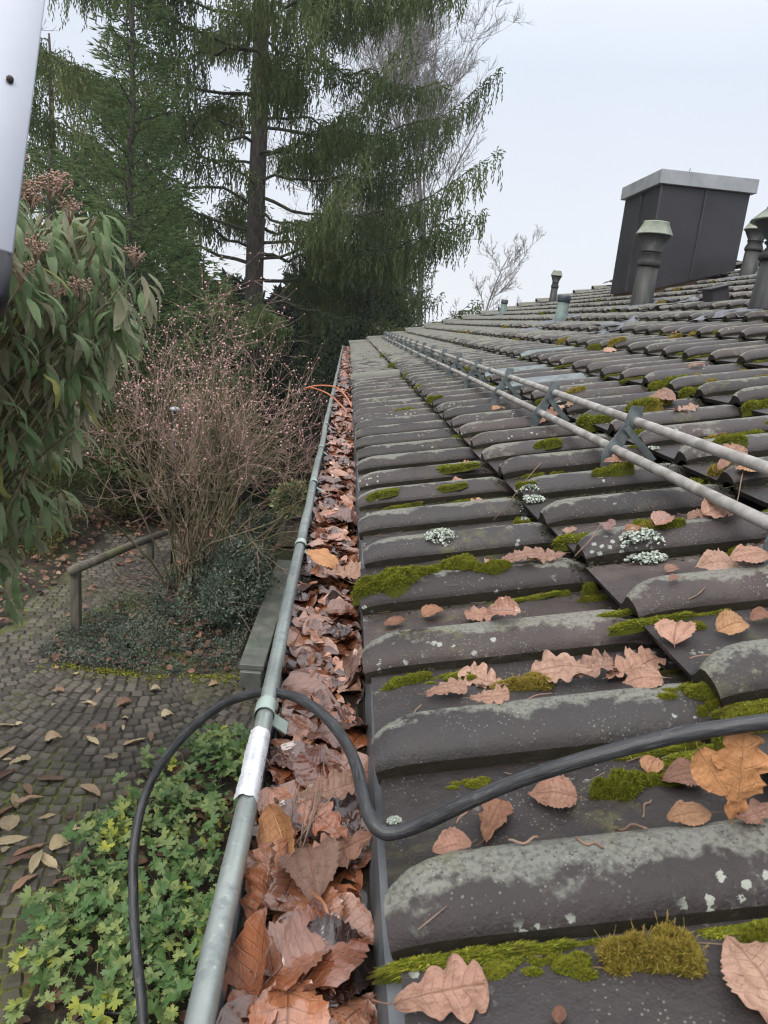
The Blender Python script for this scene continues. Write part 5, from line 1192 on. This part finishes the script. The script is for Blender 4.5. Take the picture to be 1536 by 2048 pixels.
# ---- pink budding shrub
def budding_shrub():
    base = np.array([-1.42, 7.62, 0]); root = empty('budding_shrub', tuple(base), 'bare many stemmed shrub with pink buds in front of the conifers', 'shrub')
    st = MB(); tw = MB(); bd = MB(); r = np.random.default_rng(5); tips = []
    def grow(p, d, L_, rad, lev, last=True):
        n = max(4, int(L_ / .07)); P = [p]; dd = d.copy()
        for i in range(n):
            ow = np.array([d[0], d[1], 0]) * (.16 if lev == 0 and i > n * .38 else 0)
            dd = unit(dd + ow + r.normal(0, .11 if lev < 2 else .17, 3) + np.array([0, 0, .02 if lev < 1 else .035])); P.append(P[-1] + dd * L_ / n)
        P = np.array(P); P[:, 2] = np.maximum(P[:, 2], .02); rr = np.linspace(rad, rad * .45, n + 1)
        (st if lev < 2 else tw).tube(P, rr, 5 if lev < 1 else 3, cap=False)
        if lev < 3:
            k = {0: 6, 1: 3, 2: 2}[lev]
            for q in range(k):
                f = r.uniform(.50 if lev == 0 else .25, 1.0); i = min(n, int(f * n)); ax_ = unit(np.cross(dd, r.normal(size=3))); nd = unit(dd * r.uniform(.5, 1.0) + ax_ * r.uniform(.5, 1.1) + np.array([0, 0, .1]))
                grow(P[i], nd, L_ * {0: r.uniform(.28, .5), 1: r.uniform(.35, .6), 2: r.uniform(.3, .6)}[lev], max(rr[i] * .5, .0022), lev + 1)
        if lev >= 2:
            tips.append(P[-1]);
            if r.random() < .5: tips.append(P[r.integers(1, n)])
    for i in range(52):
        a = r.uniform(0, 6.28); sp = (r.uniform(.03, .30) if i % 3 else r.uniform(.25, .48)) * (.8 if math.cos(a) < 0 else 1.1); d = unit(np.array([math.cos(a) * sp + .08, math.sin(a) * sp, 1.0]))
        grow(base + np.array([math.cos(a), math.sin(a), 0]) * r.uniform(.04, .34), d, r.uniform(1.8, 2.85), r.uniform(.010, .019), 0)
    # low crossing twigs at the foot
    for i in range(120):
        a = r.uniform(0, 6.28); p = base + np.array([math.cos(a), math.sin(a), 0]) * r.uniform(.1, .5); d = unit(np.array([math.cos(a), math.sin(a), r.uniform(.1, .9)])); q = p + d * r.uniform(.2, .6); tw.tube(spline([p, (p + q) / 2 + r.normal(0, .05, 3), q + np.array([0, 0, -.05])], 6), .003, 3, cap=False)
    tips = np.array(tips); hi = tips[:, 2] > 1.7 + .8 * r.random(len(tips)); tips = tips[hi]; N = len(tips)
    oc = (np.array([[1, 0, 0], [-1, 0, 0], [0, 1, 0], [0, -1, 0], [0, 0, 1.3], [0, 0, -1.]]) * .5, [np.array([[0, 2, 4], [2, 1, 4], [1, 3, 4], [3, 0, 4], [2, 0, 5], [1, 2, 5], [3, 1, 5], [0, 3, 5]])], np.zeros((6, 3)))
    F = frames(randunit(N), randunit(N)) * r.uniform(.010, .024, N)[:, None, None]; bd.inst(oc, F, tips, r.random(N))
    for bb, nm, mt in ((st, 'stems', 'stem'), (tw, 'twigs', 'pinktwig'), (bd, 'buds', 'bud')): bb.build(nm, MT[mt], parent=root, loc=base).location = (0, 0, 0)
budding_shrub()

# ---- big-leaved viburnum at the left
def viburnum():
    base = np.array([-2.75, 3.3, 0]); root = empty('viburnum_shrub', tuple(base), 'large evergreen shrub with long drooping wrinkled leaves and brown bud clusters', 'shrub')
    TM = [as_tmpl(leaf_tmpl('vib', 12, 5, 80 + s, curl=rng.uniform(-1.2, -.2), bend=rng.uniform(.10, .28), fold=-.15, rumple=.015, stem=True)) for s in range(4)]
    r = np.random.default_rng(11); lf = [MB()]; st = MB()
    tips = []
    E_ = [((-1.70, 2.95, 3.0), (.80, .62, .62), 230), ((-1.95, 3.2, 2.45), (.84, .6, .78), 200), ((-2.40, 3.5, 1.6), (.80, .6, .95), 150), ((-1.22, 3.1, 3.12), (.40, .35, .40), 45), ((-1.62, 2.6, 3.42), (.5, .45, .36), 80), ((-1.35, 2.45, 3.1), (.35, .3, .35), 26)]
    for c, rad, n in E_:
        for _ in range(n):
            d = unit(r.normal(size=3)); d[2] = d[2] * .9 + .1; tips.append(np.array(c) + d * np.array(rad) * r.uniform(.45, 1.0) ** .5)
    Tp, Fm, Rn = [], [], []
    for t in tips:
        out_ = unit(np.array([t[0] - base[0], t[1] - base[1], .3])); m_ = (base + t) / 2 + np.array([0, 0, .5]) * r.uniform(.6, 1.1) + r.normal(0, .12, 3)
        st.tube(spline([base + r.normal(0, .08, 3) * [1, 1, 0], m_, t], 10), np.linspace(.016, .004, 10), 5, cap=False)
        dk = r.uniform(0, 1)
        for q in range(r.integers(6, 10)):
            a = r.uniform(0, 6.28); hz = np.array([math.cos(a), math.sin(a), 0]); D = unit(hz * r.uniform(.25, .75) + out_ * .15 + np.array([0, 0, -r.uniform(.7, 1.3)]))
            nn_ = unit(hz * (1.0 if r.random() > .2 else -1.0) + np.array([0, 0, .45]) + .25 * r.normal(size=3)); L_ = r.uniform(.10, .165)
            p = t + hz * .025 - np.array([0, 0, r.uniform(-.02, .09)])
            Tp.append(p); Fm.append(frames(D[None], nn_[None])[0] * L_); Rn.append(np.clip(dk * .45 + r.random() * .5, 0, .96) if r.random() > .02 else 1.0)
    Tp = np.array(Tp); Fm = np.array(Fm); Rn = np.array(Rn); ix = r.integers(0, 4, len(Tp)); b = MB()
    for k_ in range(4):
        s_ = ix == k_; b.inst(TM[k_], Fm[s_], Tp[s_], Rn[s_])
    b.build('foliage', MT['vib'], parent=root, loc=base).location = (0, 0, 0)
    st.build('stems', MT['vibstem'], parent=root, loc=base).location = (0, 0, 0)
    # bud clusters
    icv = np.array([[1, 0, 0], [-1, 0, 0], [0, 1, 0], [0, -1, 0], [0, 0, 1.3], [0, 0, -1.]]) * .5; oc = (icv, [np.array([[0, 2, 4], [2, 1, 4], [1, 3, 4], [3, 0, 4], [2, 0, 5], [1, 2, 5], [3, 1, 5], [0, 3, 5]])], np.zeros((6, 3)))
    tp = sorted(tips, key=lambda t: -t[2]); sel = tp[:34] + [tp[i] for i in range(40, 150, 6)]
    pts_ = [at_depth(*q) for q in ((100, 370, 2.45), (140, 420, 2.5), (60, 380, 2.4), (40, 540, 2.3), (70, 495, 2.35), (30, 320, 2.5), (160, 575, 2.6), (105, 585, 2.5), (270, 512, 2.9), (60, 400, 2.4), (120, 365, 2.5))]
    for t in pts_ + sel[:24]:
        b = MB(); n = 70; a = r.uniform(0, 6.28, n); rr = .045 * np.sqrt(r.random(n)); P = t + np.stack([rr * np.cos(a), rr * np.sin(a), .02 + .012 * r.normal(size=n) - rr * .25], -1)
        F = frames(randunit(n), randunit(n)) * r.uniform(.007, .012, n)[:, None, None]; b.inst(oc, F, P, r.random(n))
        for _ in range(9): e_ = P[r.integers(n)]; b.tube([t - np.array([0, 0, .05]), (t + e_) / 2 - np.array([0, 0, .015]), e_], .0022, 4)
        b.build('bud_cluster', MT['cluster'], parent=root, loc=base).location = (0, 0, 0)
viburnum()

# ---- conifers
def shoots(b, P, D, L_, w_, rn):
    """two crossed needle sprays per shoot"""
    n = len(P); A = unit(np.cross(D, randunit(n))); B = np.cross(D, A)
    for Q in (A, B):
        q = Q * (w_ * .5)[:, None] if np.ndim(w_) else Q * w_ * .5
        V = np.stack([P, P + D * (L_ * .35)[:, None] - q, P + D * L_[:, None], P + D * (L_ * .35)[:, None] + q], 1).reshape(-1, 3)
        b.add(V, [np.arange(4 * n).reshape(-1, 4)], np.repeat(rn, 4))
def conifer(name, base, H, zlo, limbL, nl, label, mat='spruce', lean=(0, 0), trunk_r=.18, pend=1.0, rise=.1, droop=.5, tip=.35, sh=(.13, .035), dens=1.0, seed=0, group=None, cat='spruce tree', guard=None, sway=1.0, shape=1.0, maxz=99):
    r = np.random.default_rng(seed); base = np.asarray(base, float); root = empty(name, tuple(base), label, cat, group)
    tr = MB(); lb_ = MB(); fo = MB()
    zz = np.linspace(0, H, 24); tp = base + np.stack([lean[0] * zz, lean[1] * zz, zz], -1) + np.stack([.03 * wob(zz * .5, seed), .03 * wob(zz * .5, seed + 1), 0 * zz], -1)
    tr.tube(tp, trunk_r * (1 - .93 * zz / H) + .01, 12); PP, DD, LL_, RR = [], [], [], []
    for i in range(nl):
        z = zlo + (H * .985 - zlo) * ((i + r.random()) / nl) ** (1.15); az = i * 2.399 + r.normal(0, .25)
        L = limbL * ((1 - (z - zlo) / (H - zlo)) ** shape * .93 + .07) * r.uniform(.75, 1.1)
        if guard is not None: L = guard(L, az, z)
        if L < .15: continue
        o = base + np.array([np.interp(z, zz, tp[:, 0] - base[0]), np.interp(z, zz, tp[:, 1] - base[1]), z])
        h = np.array([math.cos(az), math.sin(az), 0]); side = np.array([-math.sin(az), math.cos(az), 0]); t = np.linspace(0, 1, 14)
        dz = L * (rise * r.uniform(.2, 2.0) * t - droop * r.uniform(.6, 1.35) * t ** 2 + tip * r.uniform(.55, 1.3) * t ** 3) + .04 * L * wob(t * 4, seed + 7 * i)
        C = o + h * (L * t)[:, None] + side * (.05 * L * wob(t * 3, seed + i))[:, None]; C[:, 2] += dz
        lb_.tube(C, np.linspace(.006 * L + .010, .003, 14), 5, cap=False)
        lr = r.random() * .35
        ns = max(4, int(L / .10 * dens)); ts = np.linspace(.12 if L < 2 else .22, 1, ns) ** .85
        for sd in (-1, 1):
            for t_ in ts:
                c = np.array([np.interp(t_, t, C[:, k]) for k in range(3)]); sl = (.10 * L * (1 - t_) ** .7 + .16 * min(L, 2.2) * (1 - t_) ** .4 + .12) * r.uniform(.6, 1.25)
                an = R_(r.uniform(40, 68)); d = h * math.cos(an) + side * sd * math.sin(an); m = max(2, int(sl / (sh[0] * .62))); q = np.linspace(.1, 1, m)
                Q = c + d * (sl * q)[:, None]; Q[:, 2] += sl * (.05 * q - .45 * pend * q ** 2) + r.normal(0, .05, m)
                D = unit(d * 1.0 + np.stack([r.normal(0, .3, m), r.normal(0, .3, m), -.5 * pend * q + r.normal(.05, .2, m)], -1))
                PP.append(Q); DD.append(D); LL_.append(sh[0] * r.uniform(.7, 1.3, m)); RR.append(np.clip(lr + .5 * r.random(m) + .15 * q, 0, 1))
                if pend > .3:
                    for j in range(m):
                        if r.random() < .62 * pend:
                            k = int(r.integers(2, 3 + int(8.5 * pend))); kk = np.arange(k)
                            W = Q[j] + np.stack([.02 * r.normal(size=k).cumsum(), .02 * r.normal(size=k).cumsum(), -sh[0] * .62 * kk], -1)
                            PP.append(W); DD.append(unit(np.stack([r.normal(0, .25, k), r.normal(0, .25, k), -np.ones(k)], -1))); LL_.append(sh[0] * r.uniform(.8, 1.3, k)); RR.append(np.clip(lr + .45 * r.random(k) + .1, 0, 1))
                elif pend <= .3:
                    q2 = Q; dd2 = unit(d + sd * side * .35 + h * .8 + r.normal(0, .14, (m, 3)) + [0, 0, .28]); PP.append(q2); DD.append(dd2); LL_.append(sh[0] * r.uniform(.6, 1.1, m)); RR.append(np.clip(lr + .5 * r.random(m) + .2, 0, 1))
                    dd3 = unit(d - sd * side * .3 + h * 1.0 + r.normal(0, .14, (m, 3)) + [0, 0, .28]); PP.append(q2); DD.append(dd3); LL_.append(sh[0] * r.uniform(.6, 1.1, m)); RR.append(np.clip(lr + .5 * r.random(m) + .2, 0, 1))
        # shoots right on the limb
        m = int(L / (sh[0] * .5)); q = r.uniform(.15, 1, m); Q = np.stack([np.interp(q, t, C[:, k]) for k in range(3)], -1); PP.append(Q); DD.append(unit(h + .7 * r.normal(size=(m, 3)))); LL_.append(np.full(m, sh[0])); RR.append(lr + .5 * r.random(m))
    P = np.concatenate(PP); D = np.concatenate(DD); L_ = np.concatenate(LL_); Rr = np.concatenate(RR)
    ok = P[:, 2] > .03; shoots(fo, P[ok], D[ok], L_[ok], sh[1], Rr[ok])
    tr.build('trunk', MT['bark'], parent=root, loc=base).location = (0, 0, 0)
    lb_.build('limbs', MT['limb'], parent=root, loc=base).location = (0, 0, 0)
    fo.build('crown', MT[mat], parent=root, smooth=False, loc=base).location = (0, 0, 0)
    print(name, 'shoots', len(P)); return root
def gd(L, az, z):
    # low limbs towards the house are shorter (they are lopped there)
    toward = -math.sin(az); 
    if toward > .2 and z < 8: L = min(L, 3.6 / max(toward, .3))
    if math.cos(az) > .2: L = min(L, (5.3 if z < 8 else 4.3) / math.cos(az))
    if z > 8.5: L = min(L, 5.2)
    return L
conifer('old_spruce', (-2.3, 18.5, 0), 27, 1.6, 6.8, 130, 'tall old spruce with hanging branches and a bare trunk section behind the roof end', lean=(-.012, 0), trunk_r=.24, pend=.85, rise=.14, droop=.50, tip=.58, sh=(.115, .030), dens=1.0, seed=3, guard=gd, shape=.8)
conifer('young_spruce', (-3.15, 11.0, 0), 8.3, .3, 1.6, 165, 'slender bright green young spruce left of the old spruce', mat='young', trunk_r=.07, pend=.15, rise=.45, droop=.2, tip=.35, sh=(.125, .017), dens=1.35, seed=4, shape=1.25)
conifer('young_spruce', (-2.35, 12.2, 0), 3.9, .2, 1.5, 70, 'short bushy young spruce below the big trunk', mat='young', trunk_r=.05, pend=.15, rise=.35, droop=.3, tip=.3, sh=(.125, .018), dens=1.1, seed=5, shape=.8)
conifer('young_spruce', (-3.8, 14.2, 0), 6.6, .3, 2.0, 90, 'fuller young spruce in the gap left of the old trunk', mat='young', trunk_r=.08, pend=.2, rise=.35, droop=.3, tip=.35, sh=(.15, .024), dens=1.0, seed=16, shape=.9)
conifer('young_spruce', (-4.75, 12.4, 0), 5.2, .3, 1.7, 60, 'open light green spruce between the ladder and the slender spruce', mat='young', trunk_r=.06, pend=.15, rise=.55, droop=.2, tip=.3, sh=(.14, .020), dens=1.0, seed=6, shape=.8)
conifer('dark_spruce', (-6.7, 14.0, 0), 6.6, .3, 2.2, 100, 'dark spruce at the left edge behind the ladder', mat='spruce', trunk_r=.09, pend=.2, rise=.4, droop=.2, tip=.3, sh=(.15, .024), dens=.9, seed=7, shape=.8)
conifer('old_spruce', (-8.2, 21.5, 0), 9.5, 1.2, 3.6, 60, 'second old spruce with hanging branches reaching in from the left', trunk_r=.22, pend=.9, rise=.25, droop=.5, tip=.6, sh=(.13, .034), dens=.6, seed=8, shape=.8)
conifer('dark_spruce', (.6, 21.5, 0), 8.2, .3, 2.9, 90, 'dark spruce filling the gap behind the end of the roof', trunk_r=.12, pend=.7, rise=.15, droop=.4, tip=.4, sh=(.13, .034), dens=.6, seed=9, shape=.7)
# yews and dark conifer shrubs
bush('yew_shrub', (-3.95, 9.0, .85), (1.15, .75, 1.05), 26000, .05, 'yew', 'dark yew with yellowish tips left of the path', 'yew', 'yews behind the path', tmpl=card(.3), lumps=16, seed=21)
bush('yew_shrub', (-2.6, 10.5, 1.1), (1.3, .7, 1.3), 26000, .06, 'yew', 'olive yew right behind the handrail', 'yew', 'yews behind the path', tmpl=card(.3), lumps=16, seed=22)
bush('yew_shrub', (-5.6, 10.6, 1.2), (1.2, 1., 1.4), 12000, .065, 'yew', 'dark yew at the left edge below the large leaves', 'yew', 'yews behind the path', tmpl=card(.3), lumps=16, seed=23)
bush('dark_shrub', (-.9, 13.0, 1.2), (1.2, .9, 1.4), 15000, .08, 'thuja', 'nearly black conifer shrub beside the far end of the gutter', 'conifer shrub', 'dark conifer shrubs', tmpl=card(.3), lumps=18, seed=24)
bush('dark_shrub', (-.75, 10.8, .75), (.6, .5, .8), 9000, .06, 'thuja', 'dark low conifer behind the planter', 'conifer shrub', 'dark conifer shrubs', tmpl=card(.35), lumps=12, seed=25)
bush('dark_shrub', (-3.6, 14.6, 1.7), (2.2, 1., 1.9), 16000, .10, 'thuja', 'dark hedge conifer behind the slender spruce', 'conifer shrub', 'dark conifer shrubs', tmpl=card(.3), lumps=20, seed=26)
bush('dark_shrub', (.3, 15.8, 1.6), (1.7, 1., 2.0), 14000, .10, 'thuja', 'dark conifer just past the roof corner', 'conifer shrub', 'dark conifer shrubs', tmpl=card(.3), lumps=18, seed=27)
# far wood
b = MB(); N = 42000; a = rng.uniform(R_(86), R_(140), N); dd = rng.uniform(34, 44, N); top = 4.4 + 1.6 * wob(a * 25, 3) + 1.0 * wob(a * 80, 4)
P = np.stack([dd * np.cos(a), dd * np.sin(a), top * rng.random(N) ** .8], -1); D = unit(randunit(N) + [0, 0, .2]); shoots(b, P, D, np.full(N, .55), .25, rng.random(N))
tag(b.build('far_wood', MT['thuja'], smooth=False), 'dark distant wood showing between the garden trees', 'wood', kind='stuff')

# ---- bare trees
def bare_tree(base, H, spread, label, seed, rad=.12, nlev=4, group=None, mat='birch', up=.25, kids=(16, 8, 6, 4), thin=.006):
    r = np.random.default_rng(seed); base = np.asarray(base, float); root = empty('bare_tree', tuple(base), label, 'bare tree', group); tr = MB(); tw = MB()
    def grow(p, d, L_, rd, lev):
        n = 8 if lev < 2 else 5; P = [p]; dd = d.copy()
        for i in range(n): dd = unit(dd + r.normal(0, .09, 3) + np.array([0, 0, .05 if lev else .02])); P.append(P[-1] + dd * L_ / n)
        P = np.array(P); rr = np.linspace(rd, rd * (.35 if lev else .15), n + 1); (tr if lev == 0 else tw).tube(P, np.maximum(rr, thin * .5), 8 if lev == 0 else (4 if lev < 2 else 3), cap=False)
        if lev < nlev - 1 or lev < nlev:
            if lev >= len(kids): return
            for q in range(kids[lev]):
                f = r.uniform(.28 if lev == 0 else .15, 1); i = min(n, int(f * n)); ax_ = unit(np.cross(dd, r.normal(size=3))); nd = unit(dd * r.uniform(.6, 1.1) + ax_ * r.uniform(.45, .8) * spread + [0, 0, up])
                grow(P[i], nd, L_ * r.uniform(.32, .5) * (1.2 - .4 * f), max(rr[i] * .5, thin), lev + 1)
    grow(base, np.array([0, 0, 1.]), H, rad, 0)
    tr.build('trunk', MT[mat], parent=root, loc=base).location = (0, 0, 0); tw.build('crown', MT[mat], parent=root, loc=base).location = (0, 0, 0)
bare_tree((3.0, 29, 0), 15.5, 1.35, 'leafless grey birch showing behind the right side of the old spruce', 31, rad=.14, kids=(32, 10, 8, 6), thin=.009)
bare_tree((9.2, 52, 0), 8.6, 1.3, 'small distant leafless tree above the roof edge', 33, rad=.12, kids=(12, 6, 5, 3), thin=.014)
bare_tree((-12.5, 27, 0), 12.0, 1.0, 'leafless tree far left behind the ladder', 34, rad=.13, kids=(14, 7, 5, 3), thin=.010)

# ---- the last few look-alikes are told apart by their order from the left
ORD = ['leftmost', 'second from left', 'third from left', 'fourth from left', 'fifth from left', 'sixth from left', 'seventh from left', 'eighth from left', 'ninth from left', 'tenth from left', 'eleventh from left', 'twelfth from left']
bpy.context.view_layer.update()
by = {}
for o in sc.objects:
    if o.parent is None and 'label' in o: by.setdefault(o['label'], []).append(o)
for lb_, os_ in by.items():
    if 2 <= len(os_) <= 12 and len(lb_.split()) <= 13:
        for k_, o in enumerate(sorted(os_, key=lambda o: proj(np.array(o.matrix_world.translation))[0])): o['label'] = lb_ + ', ' + ORD[k_]

# ---- thin winter haze over the garden
b = MB(); b.box((0, 25, 15), 45, 42, 17.5)
hz = b.build('haze', bpy.data.materials.new('haze'), smooth=False); tag(hz, kind='stuff')
hm = hz.data.materials[0]; hm.use_nodes = True; hm.node_tree.nodes.clear()
ho = hm.node_tree.nodes.new('ShaderNodeOutputMaterial'); hv = hm.node_tree.nodes.new('ShaderNodeVolumePrincipled')
hv.inputs['Color'].default_value = (.88, .91, .95, 1); hv.inputs['Density'].default_value = .0008; hv.inputs['Anisotropy'].default_value = .2
hm.node_tree.links.new(hv.outputs[0], ho.inputs['Volume'])
